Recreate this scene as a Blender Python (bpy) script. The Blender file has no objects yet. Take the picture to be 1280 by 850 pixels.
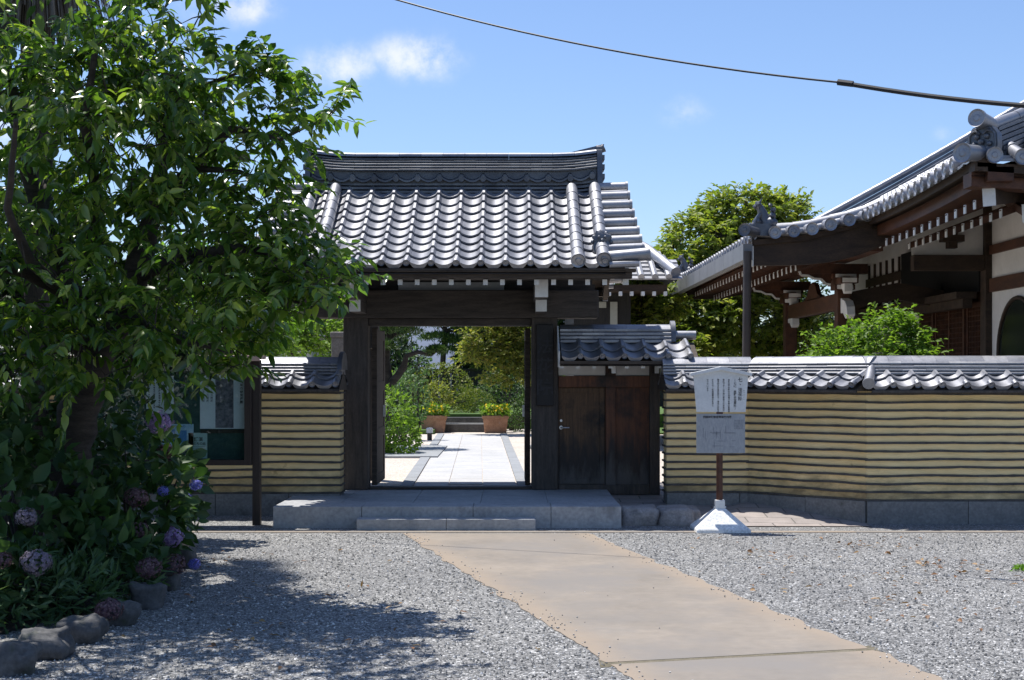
import bpy, math, random
import numpy as np
from mathutils import Vector, Matrix, noise as mnoise

R = math.radians
rnd = random.Random(7)
rng = np.random.default_rng(7)
S = bpy.context.scene
COL = S.collection

# ------------------------------------------------------------ camera, world, sun
F = 1750.0            # focal length in pixels of the 1280 px wide photograph
EYE = 1.655
cam = bpy.data.cameras.new('camera'); cam_o = bpy.data.objects.new('camera', cam); COL.objects.link(cam_o)
cam.sensor_width = 36; cam.lens = 36 * F / 1280
cam.shift_y = 43 / 1280
cam.clip_start = 0.1; cam.clip_end = 2000
cam_o.location = (0, 0, EYE); cam_o.rotation_euler = (R(90), 0, 0)
S.camera = cam_o

SUN = Vector((-0.23, 0.25, 1.0)).normalized()
EL = math.asin(SUN.z); AZ = math.atan2(SUN.x, SUN.y)
W = bpy.data.worlds.new("World"); S.world = W; W.use_nodes = True
nt = W.node_tree; N = nt.nodes; L = nt.links
for n in list(N): N.remove(n)
def wn(t, **k):
    n = N.new(t)
    for a, b in k.items(): setattr(n, a, b)
    return n
sky = wn('ShaderNodeTexSky', sky_type='NISHITA', sun_disc=False)
sky.sun_elevation = EL; sky.sun_rotation = AZ
sky.air_density = 1.0; sky.dust_density = 0.6; sky.ozone_density = 1.6; sky.altitude = 50
bg = wn('ShaderNodeBackground'); bg.inputs[1].default_value = 0.107
out = wn('ShaderNodeOutputWorld')
L.new(bg.outputs[0], out.inputs[0])
# far clouds: soft patches fixed in the sky by direction
geo = wn('ShaderNodeTexCoord')
sep = wn('ShaderNodeSeparateXYZ'); L.new(geo.outputs['Generated'], sep.inputs[0])
def m(op, a, b=None, c=None):
    n = wn('ShaderNodeMath', operation=op)
    for i, v in enumerate((a, b, c)):
        if v is None: continue
        if isinstance(v, (int, float)): n.inputs[i].default_value = v
        else: L.new(v, n.inputs[i])
    return n.outputs[0]
ya = m('MAXIMUM', sep.outputs[1], 0.05)
gx = m('DIVIDE', sep.outputs[0], ya); gz = m('DIVIDE', sep.outputs[2], ya)
nz = wn('ShaderNodeTexNoise'); nz.inputs['Scale'].default_value = 42; nz.inputs['Detail'].default_value = 7
nz.inputs['Roughness'].default_value = 0.62
L.new(geo.outputs['Generated'], nz.inputs['Vector'])
tot = None
for px, py, rx, rz, s in ((520, 72, 60, 30, 1.0), (430, 82, 62, 30, .75), (856, 140, 38, 22, .5), (290, 8, 62, 26, .9),
                          (1180, 167, 22, 14, .35), (5, 150, 60, 50, .8), (20, 290, 50, 40, .6), (380, -40, 90, 30, .7), (1500, 60, 160, 50, .8)):
    cx, cz = (px - 640) / F, (468 - py) / F
    ax = m('DIVIDE', m('SUBTRACT', gx, cx), rx / F); az = m('DIVIDE', m('SUBTRACT', gz, cz), rz / F)
    r2 = m('ADD', m('MULTIPLY', ax, ax), m('MULTIPLY', az, az))
    g = m('MULTIPLY', m('EXPONENT', m('MULTIPLY', r2, -1.0)), s)
    tot = g if tot is None else m('MAXIMUM', tot, g)
v = m('MULTIPLY', tot, m('ADD', -0.55, m('MULTIPLY', nz.outputs[0], 3.0)))
ss = wn('ShaderNodeMapRange', interpolation_type='SMOOTHSTEP')
L.new(v, ss.inputs[0]); ss.inputs[1].default_value = .12; ss.inputs[2].default_value = 1.2; ss.inputs[4].default_value = .52
mx = wn('ShaderNodeMix', data_type='RGBA')
tint = wn('ShaderNodeMix', data_type='RGBA', blend_type='MULTIPLY'); tint.inputs[0].default_value = 1
L.new(sky.outputs[0], tint.inputs[6]); tint.inputs[7].default_value = (.87, .96, 1.14, 1)
L.new(ss.outputs[0], mx.inputs[0]); L.new(tint.outputs[2], mx.inputs[6]); mx.inputs[7].default_value = (9.5, 8.9, 9.3, 1)
L.new(mx.outputs[2], bg.inputs[0])

sun = bpy.data.lights.new('sun', 'SUN'); sun.energy = 4.7; sun.angle = R(0.5); sun.color = (1.0, 0.965, 0.91)
sun_o = bpy.data.objects.new('sun', sun); COL.objects.link(sun_o)
sun_o.rotation_euler = SUN.to_track_quat('Z', 'Y').to_euler()
S.view_settings.view_transform = 'Standard'; S.view_settings.look = 'None'
S.view_settings.exposure = 0.45; S.view_settings.gamma = 1
S.render.engine = 'CYCLES'
S.cycles.max_bounces = 7; S.cycles.transparent_max_bounces = 12; S.cycles.diffuse_bounces = 4

def P(px, py, Y):
    return Vector(((px - 640) * Y / F, Y, EYE + (468 - py) * Y / F))
def X(px, Y): return (px - 640) * Y / F
def Z(py, Y): return EYE + (468 - py) * Y / F

# ------------------------------------------------------------ materials
def newmat(name):
    ma = bpy.data.materials.new(name); ma.use_nodes = True
    t = ma.node_tree; b = t.nodes['Principled BSDF']
    return ma, t, b
def nn(t, typ, **k):
    n = t.nodes.new(typ)
    for a, v in k.items():
        if a.startswith('i_'): n.inputs[a[2:].replace('_', ' ')].default_value = v
        else: setattr(n, a, v)
    return n
def coords(t, scale=(1, 1, 1), obj=True):
    tc = nn(t, 'ShaderNodeNewGeometry'); mp = nn(t, 'ShaderNodeMapping'); mp.inputs['Scale'].default_value = scale
    t.links.new(tc.outputs['Position'], mp.inputs[0]); return mp.outputs[0]
def ramp(t, fac, stops):
    r = nn(t, 'ShaderNodeValToRGB'); e = r.color_ramp.elements
    while len(e) < len(stops): e.new(.5)
    for i, (p, c) in enumerate(stops):
        e[i].position = p; e[i].color = (*c, 1)
    t.links.new(fac, r.inputs[0]); return r.outputs[0]
def mixc(t, f, a, b, mode='MIX'):
    n = nn(t, 'ShaderNodeMix', data_type='RGBA', blend_type=mode)
    for s, v in ((0, f), (6, a), (7, b)):
        if isinstance(v, (int, float)): n.inputs[s].default_value = v
        elif isinstance(v, tuple): n.inputs[s].default_value = (*v, 1)
        else: t.links.new(v, n.inputs[s])
    return n.outputs[2]
def noi(t, vec, scale, detail=4, rough=.55, dist=0):
    n = nn(t, 'ShaderNodeTexNoise'); n.inputs['Scale'].default_value = scale; n.inputs['Detail'].default_value = detail
    n.inputs['Roughness'].default_value = rough; n.inputs['Distortion'].default_value = dist
    t.links.new(vec, n.inputs['Vector']); return n.outputs[0]
def bump(t, b, h, strength, dist):
    n = nn(t, 'ShaderNodeBump'); n.inputs['Strength'].default_value = strength; n.inputs['Distance'].default_value = dist
    t.links.new(h, n.inputs['Height']); t.links.new(n.outputs[0], b.inputs['Normal'])
def pbr(name, c1, c2, scale=3, stretch=(1, 1, 1), rough=.7, bs=40, bd=.003, spec=.4, fine=.25, metal=0, stain=None, stain_scale=1.2, stain_lo=.52):
    ma, t, b = newmat(name)
    v = coords(t, stretch)
    n1 = noi(t, v, scale, 6, .6, .4); n2 = noi(t, v, scale * 9, 4)
    c = ramp(t, n1, [(.3, c1), (.7, c2)])
    g = ramp(t, n2, [(.3, (1 - fine,) * 3), (.7, (1 + fine,) * 3)])
    c = mixc(t, 1.0, c, g, 'MULTIPLY')
    if stain:
        n3 = noi(t, coords(t), stain_scale, 6, .65)
        f = nn(t, 'ShaderNodeMapRange'); t.links.new(n3, f.inputs[0]); f.inputs[1].default_value = stain_lo; f.inputs[2].default_value = stain_lo + .18
        c = mixc(t, f.outputs[0], c, stain)
    t.links.new(c, b.inputs['Base Color'])
    b.inputs['Roughness'].default_value = rough; b.inputs['Metallic'].default_value = metal
    b.inputs['Specular IOR Level'].default_value = spec
    if bd: bump(t, b, noi(t, v, bs, 5), .6, bd)
    return ma
M = {}
M['wood'] = pbr('dark_weathered_wood', (.040, .034, .030), (.095, .078, .065), 2.5, (9, 9, 1), .75, 12, .004)
M['woodx'] = pbr('dark_weathered_wood_beam', (.036, .030, .026), (.090, .073, .060), 2.5, (1, 9, 9), .75, 12, .004)
M['board'] = pbr('grey_brown_eave_wood', (.040, .030, .023), (.10, .076, .058), 3, (1, 8, 8), .8, 12, .003)
M['red'] = pbr('reddish_brown_door_wood', (.075, .029, .014), (.18, .066, .028), 2.5, (12, 12, .8), .6, 12, .003, stain=(.014, .012, .011), stain_scale=1.6, stain_lo=.52)
M['door'] = pbr('brown_door_wood', (.065, .036, .018), (.16, .088, .042), 2.5, (12, 12, .8), .65, 12, .003, stain=(.012, .011, .010), stain_scale=2.2, stain_lo=.5)
M['hallw'] = pbr('temple_brown_wood', (.045, .018, .010), (.105, .042, .020), 2.5, (3, 1, 3), .6, 12, .002)
M['halld'] = pbr('temple_dark_wood', (.024, .015, .010), (.062, .038, .023), 2.5, (1, 3, 3), .7, 12, .002)
for k_ in ('red', 'door'):
    t_ = M[k_].node_tree; b_ = t_.nodes['Principled BSDF']; lk = b_.inputs['Base Color'].links[0].from_socket
    z_ = nn(t_, 'ShaderNodeSeparateXYZ'); t_.links.new(nn(t_, 'ShaderNodeNewGeometry').outputs['Position'], z_.inputs[0])
    a_ = nn(t_, 'ShaderNodeMath', operation='MULTIPLY_ADD'); t_.links.new(noi(t_, coords(t_, (6, 6, 1.2)), 1.6, 7, .7), a_.inputs[0]); a_.inputs[1].default_value = -1.1; t_.links.new(z_.outputs[2], a_.inputs[2])
    f_ = nn(t_, 'ShaderNodeMapRange'); t_.links.new(a_.outputs[0], f_.inputs[0]); f_.inputs[1].default_value = .42; f_.inputs[2].default_value = .12; f_.inputs[3].default_value = 0; f_.inputs[4].default_value = .9
    c_ = mixc(t_, f_.outputs[0], lk, (.022, .020, .019))
    f2_ = nn(t_, 'ShaderNodeMapRange'); t_.links.new(a_.outputs[0], f2_.inputs[0]); f2_.inputs[1].default_value = .02; f2_.inputs[2].default_value = -.2; f2_.inputs[4].default_value = .8
    t_.links.new(mixc(t_, f2_.outputs[0], c_, (.10, .092, .085)), b_.inputs['Base Color'])
M['white'] = pbr('white_painted_wood', (.62, .62, .60), (.78, .77, .74), 5, rough=.6, bd=.001, fine=.05)
M['plaster'] = pbr('white_plaster', (.66, .64, .60), (.76, .74, .71), 2, rough=.9, bd=.001, fine=.03)
M['stone'] = pbr('granite', (.30, .31, .32), (.42, .42, .42), 3, rough=.75, bs=150, bd=.002, fine=.18, stain=(.20, .20, .20), stain_scale=2.5, stain_lo=.56)
M['plinth'] = pbr('dark_granite_plinth', (.15, .15, .148), (.24, .235, .225), 4, rough=.8, bs=120, bd=.003, fine=.2, stain=(.10, .10, .09), stain_scale=4, stain_lo=.55)
M['rock'] = pbr('field_rock', (.06, .06, .062), (.13, .125, .12), 4, rough=.85, bs=20, bd=.012, fine=.25, stain=(.07, .08, .045), stain_scale=5, stain_lo=.55)
M['rough'] = pbr('rough_pale_stone', (.22, .20, .19), (.38, .35, .33), 5, rough=.85, bs=18, bd=.012, fine=.2, stain=(.12, .11, .10), stain_scale=5, stain_lo=.56)
M['conc'] = pbr('sandy_concrete', (.205, .180, .152), (.285, .243, .198), 1.3, rough=.9, bs=150, bd=.002, fine=.07, stain=(.215, .195, .175), stain_scale=.7, stain_lo=.46)
M['path'] = pbr('pale_granite_slab', (.40, .40, .40), (.50, .49, .48), 2, rough=.8, bs=120, bd=.001, fine=.08)
M['kerb'] = pbr('grey_kerb_stone', (.24, .25, .26), (.32, .33, .34), 3, rough=.8, bs=120, bd=.001, fine=.1)
M['soil'] = pbr('dark_soil', (.030, .023, .018), (.065, .05, .038), 6, rough=.95, bs=40, bd=.02)
M['bark'] = pbr('cherry_bark', (.020, .017, .015), (.060, .050, .043), 4, (1, 1, 5), .9, 8, .012)
M['palmbark'] = pbr('fibrous_palm_bark', (.03, .025, .02), (.08, .065, .05), 6, (6, 6, 1), .95, 20, .02)
M['dead'] = pbr('dead_palm_frond', (.10, .085, .07), (.22, .19, .16), 6, (4, 4, 1), .9, 20, .003)
M['terra'] = pbr('terracotta', (.33, .17, .10), (.47, .26, .16), 7, rough=.85, bs=60, bd=.002, stain=(.35, .30, .25), stain_scale=6, stain_lo=.6)
M['grass'] = pbr('garden_grass', (.05, .10, .02), (.10, .17, .035), 5, rough=.9, bs=80, bd=.02)
M['metal'] = pbr('dark_brown_pipe', (.045, .035, .03), (.07, .055, .048), 3, rough=.5, bd=0, fine=.1)
M['gutter'] = pbr('pale_grey_gutter', (.15, .155, .165), (.20, .205, .215), 2, rough=.5, bd=0, fine=.06)
M['signw'] = pbr('weathered_sign_board', (.58, .59, .59), (.70, .71, .70), 6, (1, 1, 1), .6, bd=0, fine=.06)
M['joint'] = pbr('mossy_sand_joint', (.11, .095, .06), (.19, .165, .12), 9, rough=.95, bd=.004)
M['chip'] = None
M['signg'] = pbr('grey_panel', (.27, .285, .31), (.37, .385, .40), 16, (3, 3, 1), .5, bd=0, fine=.14)
M['rust'] = pbr('rusty_brown_paint', (.055, .020, .012), (.12, .045, .025), 10, rough=.5, bd=.001, stain=(.32, .2, .13), stain_scale=9, stain_lo=.66)
M['whitec'] = pbr('white_painted_concrete', (.66, .66, .64), (.80, .80, .78), 5, rough=.85, bs=60, bd=.001, stain=(.40, .39, .37), stain_scale=5, stain_lo=.58)
M['frame'] = pbr('dark_brown_frame', (.030, .022, .019), (.045, .034, .028), 3, (9, 9, 1), .5, bd=.001, fine=.1)
M['copper'] = pbr('pinkish_copper_sheet', (.50, .33, .26), (.62, .43, .35), 3, rough=.5, bd=0, fine=.06)
M['felt'] = pbr('green_felt', (.035, .075, .070), (.05, .10, .09), 8, rough=.9, bd=0, fine=.1)
M['cream'] = pbr('cream_strip', (.32, .32, .27), (.40, .40, .34), 3, rough=.8, bd=0, fine=.05)
M['paper'] = pbr('white_paper', (.74, .78, .82), (.82, .85, .88), 3, rough=.8, bd=0, fine=.03)
M['paperb'] = pbr('light_blue_paper', (.30, .50, .68), (.50, .68, .80), 14, rough=.8, bd=0, fine=.08)
M['paperg'] = pbr('pale_green_paper', (.42, .58, .56), (.50, .65, .62), 6, rough=.8, bd=0, fine=.04)
M['photo'] = pbr('printed_photograph', (.05, .05, .07), (.32, .29, .33), 22, rough=.6, bd=0, fine=.3)
M['blue'] = pbr('blue_print', (.07, .22, .50), (.12, .30, .58), 12, rough=.8, bd=0)
M['ink'] = pbr('black_ink', (.02, .02, .022), (.03, .03, .035), 3, rough=.6, bd=0)
M['inkg'] = pbr('grey_ink', (.12, .13, .16), (.17, .18, .21), 3, rough=.6, bd=0)
M['plate'] = pbr('blackened_name_board', (.012, .011, .011), (.022, .020, .019), 6, (6, 6, 1), .6, bd=.001)
M['cable'] = pbr('black_cable', (.012, .012, .014), (.02, .02, .022), 3, rough=.5, bd=0)
M['silver'] = pbr('brushed_metal', (.45, .45, .46), (.55, .55, .56), 3, rough=.35, metal=.9, bd=0)
M['black'] = pbr('black_interior_shade', (.006, .006, .006), (.01, .01, .01), 3, rough=.9, bd=0)  # darkness of the hall interior, put into the colour
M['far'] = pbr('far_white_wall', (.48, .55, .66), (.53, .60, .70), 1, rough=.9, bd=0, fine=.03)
M['fence'] = pbr('dark_board_fence', (.018, .018, .017), (.035, .033, .03), 3, (9, 9, 1), .9, bd=.003)
M['darkglass'] = pbr('dark_window_glass', (.010, .014, .012), (.03, .04, .03), 2, rough=.12, bd=0, spec=.6)

def tile_mat(name, c1, c2, rough):
    ma, t, b = newmat(name)
    v = coords(t)
    c = ramp(t, noi(t, v, 2.2, 5, .6), [(.3, c1), (.7, c2)])
    at = nn(t, 'ShaderNodeAttribute'); at.attribute_name = 'var'
    g = ramp(t, at.outputs['Fac'], [(0, (.72, .73, .76)), (.5, (.96, .96, .96)), (1, (1.16, 1.15, 1.12))])
    c = mixc(t, 1.0, c, g, 'MULTIPLY')
    c = mixc(t, 1.0, c, ramp(t, noi(t, v, 45, 4), [(.3, (.88,) * 3), (.7, (1.1,) * 3)]), 'MULTIPLY')
    t.links.new(c, b.inputs['Base Color'])
    rg = nn(t, 'ShaderNodeMapRange'); t.links.new(noi(t, v, 6, 5, .6), rg.inputs[0]); rg.inputs[1].default_value = .3; rg.inputs[2].default_value = .7
    rg.inputs[3].default_value = rough - .07; rg.inputs[4].default_value = rough + .12; t.links.new(rg.outputs[0], b.inputs['Roughness'])
    li = nn(t, 'ShaderNodeMapRange'); t.links.new(noi(t, v, 9, 6, .7), li.inputs[0]); li.inputs[1].default_value = .60; li.inputs[2].default_value = .70; li.inputs[4].default_value = .45
    c = mixc(t, li.outputs[0], c, (.15, .15, .135)); t.links.new(c, b.inputs['Base Color'])
    b.inputs['Metallic'].default_value = .72
    b.inputs['Specular IOR Level'].default_value = .6
    bump(t, b, noi(t, v, 30, 4), .3, .002)
    return ma
M['tile'] = tile_mat('smoked_roof_tile', (.27, .275, .295), (.37, .37, .39), .50)
M['tiled'] = tile_mat('dark_smoked_ridge_tile', (.11, .115, .13), (.18, .185, .20), .48)

def gravel_mat(name, cols, scale, bd, patch=None):
    ma, t, b = newmat(name)
    v = coords(t)
    vo = nn(t, 'ShaderNodeTexVoronoi'); vo.inputs['Scale'].default_value = scale; t.links.new(v, vo.inputs['Vector'])
    vo2 = nn(t, 'ShaderNodeTexVoronoi'); vo2.inputs['Scale'].default_value = scale * 1.9; t.links.new(v, vo2.inputs['Vector'])
    bw = nn(t, 'ShaderNodeRGBToBW'); t.links.new(vo.outputs['Color'], bw.inputs[0])
    bw2 = nn(t, 'ShaderNodeRGBToBW'); t.links.new(vo2.outputs['Color'], bw2.inputs[0])
    c1 = ramp(t, bw.outputs[0], cols)
    c2 = ramp(t, bw2.outputs[0], cols)
    pick = noi(t, v, scale * .8, 2); f = nn(t, 'ShaderNodeMath', operation='GREATER_THAN'); t.links.new(pick, f.inputs[0]); f.inputs[1].default_value = .52
    c = mixc(t, f.outputs[0], c1, c2)
    c = mixc(t, 1.0, c, ramp(t, noi(t, v, .7, 6, .65), [(.3, (.84, .84, .85)), (.7, (1.1, 1.09, 1.07))]), 'MULTIPLY')
    if patch:
        f2 = nn(t, 'ShaderNodeMapRange'); t.links.new(noi(t, v, 3.5, 5, .7), f2.inputs[0]); f2.inputs[1].default_value = .62; f2.inputs[2].default_value = .8
        f2.inputs[4].default_value = .6
        c = mixc(t, f2.outputs[0], c, patch)
    t.links.new(c, b.inputs['Base Color']); b.inputs['Roughness'].default_value = .85
    h = nn(t, 'ShaderNodeMath', operation='MULTIPLY'); t.links.new(vo.outputs['Distance'], h.inputs[0]); h.inputs[1].default_value = -1
    h2 = nn(t, 'ShaderNodeMath', operation='ADD'); t.links.new(h.outputs[0], h2.inputs[0]); t.links.new(bw.outputs[0], h2.inputs[1])
    bump(t, b, h2.outputs[0], 1.0, bd)
    return ma
ma_, t_, b_ = newmat('loose_stone'); at_ = nn(t_, 'ShaderNodeAttribute'); at_.attribute_name = 'var'
t_.links.new(ramp(t_, at_.outputs['Fac'], [(0, (.09, .09, .09)), (.5, (.20, .197, .19)), (.8, (.33, .325, .31)), (1, (.75, .73, .70))]), b_.inputs['Base Color']); b_.inputs['Roughness'].default_value = .85
M['chip'] = ma_
GC = [(0, (.045, .046, .047)), (.3, (.11, .11, .108)), (.52, (.18, .178, .172)), (.72, (.29, .285, .275)), (.9, (.72, .71, .69))]
M['gravel'] = gravel_mat('crushed_grey_gravel', GC, 58, .008, (.20, .19, .175))
M['pea'] = gravel_mat('pale_pinkish_gravel', [(0, (.42, .36, .30)), (.5, (.58, .51, .44)), (1, (.74, .68, .61))], 38, .008)

def paving_mat(name, c1, c2, joint, bw, bh, sc=1.0):
    ma, t, b = newmat(name)
    v = coords(t)
    br = nn(t, 'ShaderNodeTexBrick'); t.links.new(v, br.inputs['Vector'])
    br.inputs['Color1'].default_value = (*c1, 1); br.inputs['Color2'].default_value = (*c2, 1); br.inputs['Mortar'].default_value = (*joint, 1)
    br.inputs['Scale'].default_value = sc; br.inputs['Brick Width'].default_value = bw; br.inputs['Row Height'].default_value = bh
    br.inputs['Mortar Size'].default_value = .008; br.inputs['Mortar Smooth'].default_value = .2
    c = mixc(t, 1.0, br.outputs[0], ramp(t, noi(t, v, 5, 6, .65), [(.3, (.8,) * 3), (.7, (1.12,) * 3)]), 'MULTIPLY')
    c = mixc(t, 1.0, c, ramp(t, noi(t, v, 90, 3), [(.3, (.85,) * 3), (.7, (1.12,) * 3)]), 'MULTIPLY')
    t.links.new(c, b.inputs['Base Color']); b.inputs['Roughness'].default_value = .8
    bump(t, b, noi(t, v, 60, 4), .5, .003)
    return ma
cm = M['conc']; t_ = cm.node_tree; b_ = t_.nodes['Principled BSDF']; lk = b_.inputs['Base Color'].links[0].from_socket
at_ = nn(t_, 'ShaderNodeAttribute'); at_.attribute_name = 'var'
ad_ = nn(t_, 'ShaderNodeMath', operation='MULTIPLY_ADD'); t_.links.new(noi(t_, coords(t_), 2.2, 6, .65), ad_.inputs[0]); ad_.inputs[1].default_value = 1.1; t_.links.new(at_.outputs['Fac'], ad_.inputs[2])
mr_ = nn(t_, 'ShaderNodeMapRange'); t_.links.new(ad_.outputs[0], mr_.inputs[0]); mr_.inputs[1].default_value = .75; mr_.inputs[2].default_value = 1.45; mr_.inputs[4].default_value = .8
t_.links.new(mixc(t_, mr_.outputs[0], lk, (.30, .238, .178)), b_.inputs['Base Color'])
M['slope'] = paving_mat('pinkish_stone_paving', (.36, .31, .28), (.27, .24, .225), (.12, .11, .10), .52, .27)

def ochre():
    ma, t, b = newmat('ochre_earthen_plaster')
    v = coords(t)
    c = ramp(t, noi(t, v, 1.4, 6, .65), [(.28, (.85, .60, .275)), (.72, (.92, .72, .385))])
    c = mixc(t, 1.0, c, ramp(t, noi(t, coords(t, (1, 1, 7)), 5, 6, .65), [(.3, (.88,) * 3), (.7, (1.08,) * 3)]), 'MULTIPLY')
    # rain splash and mould low on the wall, with a ragged edge
    z = nn(t, 'ShaderNodeSeparateXYZ'); t.links.new(nn(t, 'ShaderNodeNewGeometry').outputs['Position'], z.inputs[0])
    a = nn(t, 'ShaderNodeMath', operation='MULTIPLY_ADD'); t.links.new(noi(t, coords(t, (1, 1, 2.2)), 1.9, 7, .72), a.inputs[0]); a.inputs[1].default_value = .95; t.links.new(z.outputs[2], a.inputs[2])
    f = nn(t, 'ShaderNodeMapRange'); t.links.new(a.outputs[0], f.inputs[0]); f.inputs[1].default_value = 1.0; f.inputs[2].default_value = .70
    f.inputs[3].default_value = 0; f.inputs[4].default_value = .72
    c = mixc(t, f.outputs[0], c, (.075, .058, .035))
    sp = nn(t, 'ShaderNodeMapRange'); t.links.new(noi(t, v, 6, 3, .5), sp.inputs[0]); sp.inputs[1].default_value = .70; sp.inputs[2].default_value = .76; sp.inputs[4].default_value = .55
    c = mixc(t, sp.outputs[0], c, (.32, .20, .09))
    t.links.new(c, b.inputs['Base Color']); b.inputs['Roughness'].default_value = .92
    bump(t, b, noi(t, v, 55, 5), .5, .003)
    return ma
M['ochre'] = ochre()
M['strip'] = pbr('thin_grey_wall_tile', (.045, .042, .038), (.10, .09, .08), 7, rough=.7, bd=.002)

def leaf_mat(name, c1, c2, c3, trans=.35, rough=.5, spec=.28):
    ma, t, b = newmat(name)
    at = nn(t, 'ShaderNodeAttribute'); at.attribute_name = 'var'
    c = ramp(t, at.outputs['Fac'], [(0, c1), (.55, c2), (1, c3)])
    t.links.new(c, b.inputs['Base Color']); b.inputs['Roughness'].default_value = rough
    b.inputs['Specular IOR Level'].default_value = spec
    tr = nn(t, 'ShaderNodeBsdfTranslucent')
    c2_ = mixc(t, 1.0, c, (1.9, 2.1, .8), 'MULTIPLY'); t.links.new(c2_, tr.inputs[0])
    ms = nn(t, 'ShaderNodeMixShader'); ms.inputs[0].default_value = trans
    t.links.new(b.outputs[0], ms.inputs[1]); t.links.new(tr.outputs[0], ms.inputs[2])
    t.links.new(ms.outputs[0], t.nodes['Material Output'].inputs[0])
    return ma
M['cherry'] = leaf_mat('cherry_leaf', (.034, .078, .015), (.085, .16, .026), (.27, .34, .07), .40, .26, .75)
M['hyd'] = leaf_mat('hydrangea_leaf', (.020, .050, .016), (.04, .085, .025), (.07, .13, .04), .22)
M['maple'] = leaf_mat('maple_leaf', (.06, .13, .02), (.10, .20, .03), (.17, .28, .05), .45)
M['olive'] = leaf_mat('yellow_green_leaf', (.10, .15, .028), (.20, .245, .045), (.36, .36, .09), .35)
M['bright'] = leaf_mat('bright_green_leaf', (.07, .135, .02), (.13, .215, .03), (.22, .31, .06), .4)
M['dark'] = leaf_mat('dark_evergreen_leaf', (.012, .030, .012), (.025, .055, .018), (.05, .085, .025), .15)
M['pine'] = leaf_mat('pine_needle', (.025, .055, .016), (.05, .10, .025), (.12, .17, .04), .2)
M['azalea'] = leaf_mat('azalea_leaf', (.07, .11, .02), (.15, .18, .035), (.25, .23, .06), .25)
M['ymaple'] = leaf_mat('yellowing_maple_leaf', (.10, .14, .03), (.20, .21, .05), (.32, .27, .08), .4)
M['greyg'] = leaf_mat('grey_green_leaf', (.035, .075, .03), (.07, .13, .055), (.13, .19, .09), .25)
M['blade'] = leaf_mat('grass_blade', (.07, .12, .03), (.12, .19, .05), (.18, .26, .08), .3)
def petal(name, a, b_, c): return leaf_mat(name, a, b_, c, .2, .6, .2)
M['p_blue'] = petal('blue_petal', (.10, .10, .42), (.16, .16, .58), (.28, .30, .72))
M['p_lilac'] = petal('lilac_petal', (.20, .12, .33), (.32, .23, .46), (.46, .36, .56))
M['p_dusky'] = petal('dusky_pink_petal', (.09, .05, .065), (.16, .09, .11), (.25, .17, .17))
M['p_mauve'] = petal('mauve_petal', (.14, .12, .17), (.23, .19, .26), (.33, .28, .33))
M['p_white'] = petal('greenish_white_petal', (.35, .40, .30), (.50, .55, .42), (.62, .66, .55))
M['p_yellow'] = petal('yellow_petal', (.60, .38, .02), (.75, .52, .03), (.85, .66, .08))
M['litter'] = leaf_mat('fallen_leaf', (.12, .06, .025), (.22, .11, .05), (.34, .22, .10), .1)
gm, t_, b_ = newmat('board_glass')
for n in list(t_.nodes):
    if n.type != 'OUTPUT_MATERIAL': t_.nodes.remove(n)
gt = nn(t_, 'ShaderNodeBsdfTransparent'); gt.inputs[0].default_value = (.86, .92, .92, 1); gg = nn(t_, 'ShaderNodeBsdfGlossy'); gg.inputs['Roughness'].default_value = .03
gx_ = nn(t_, 'ShaderNodeMixShader'); gx_.inputs[0].default_value = .06
t_.links.new(gt.outputs[0], gx_.inputs[1]); t_.links.new(gg.outputs[0], gx_.inputs[2]); t_.links.new(gx_.outputs[0], t_.nodes['Material Output'].inputs[0])
M['glass'] = gm

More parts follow.
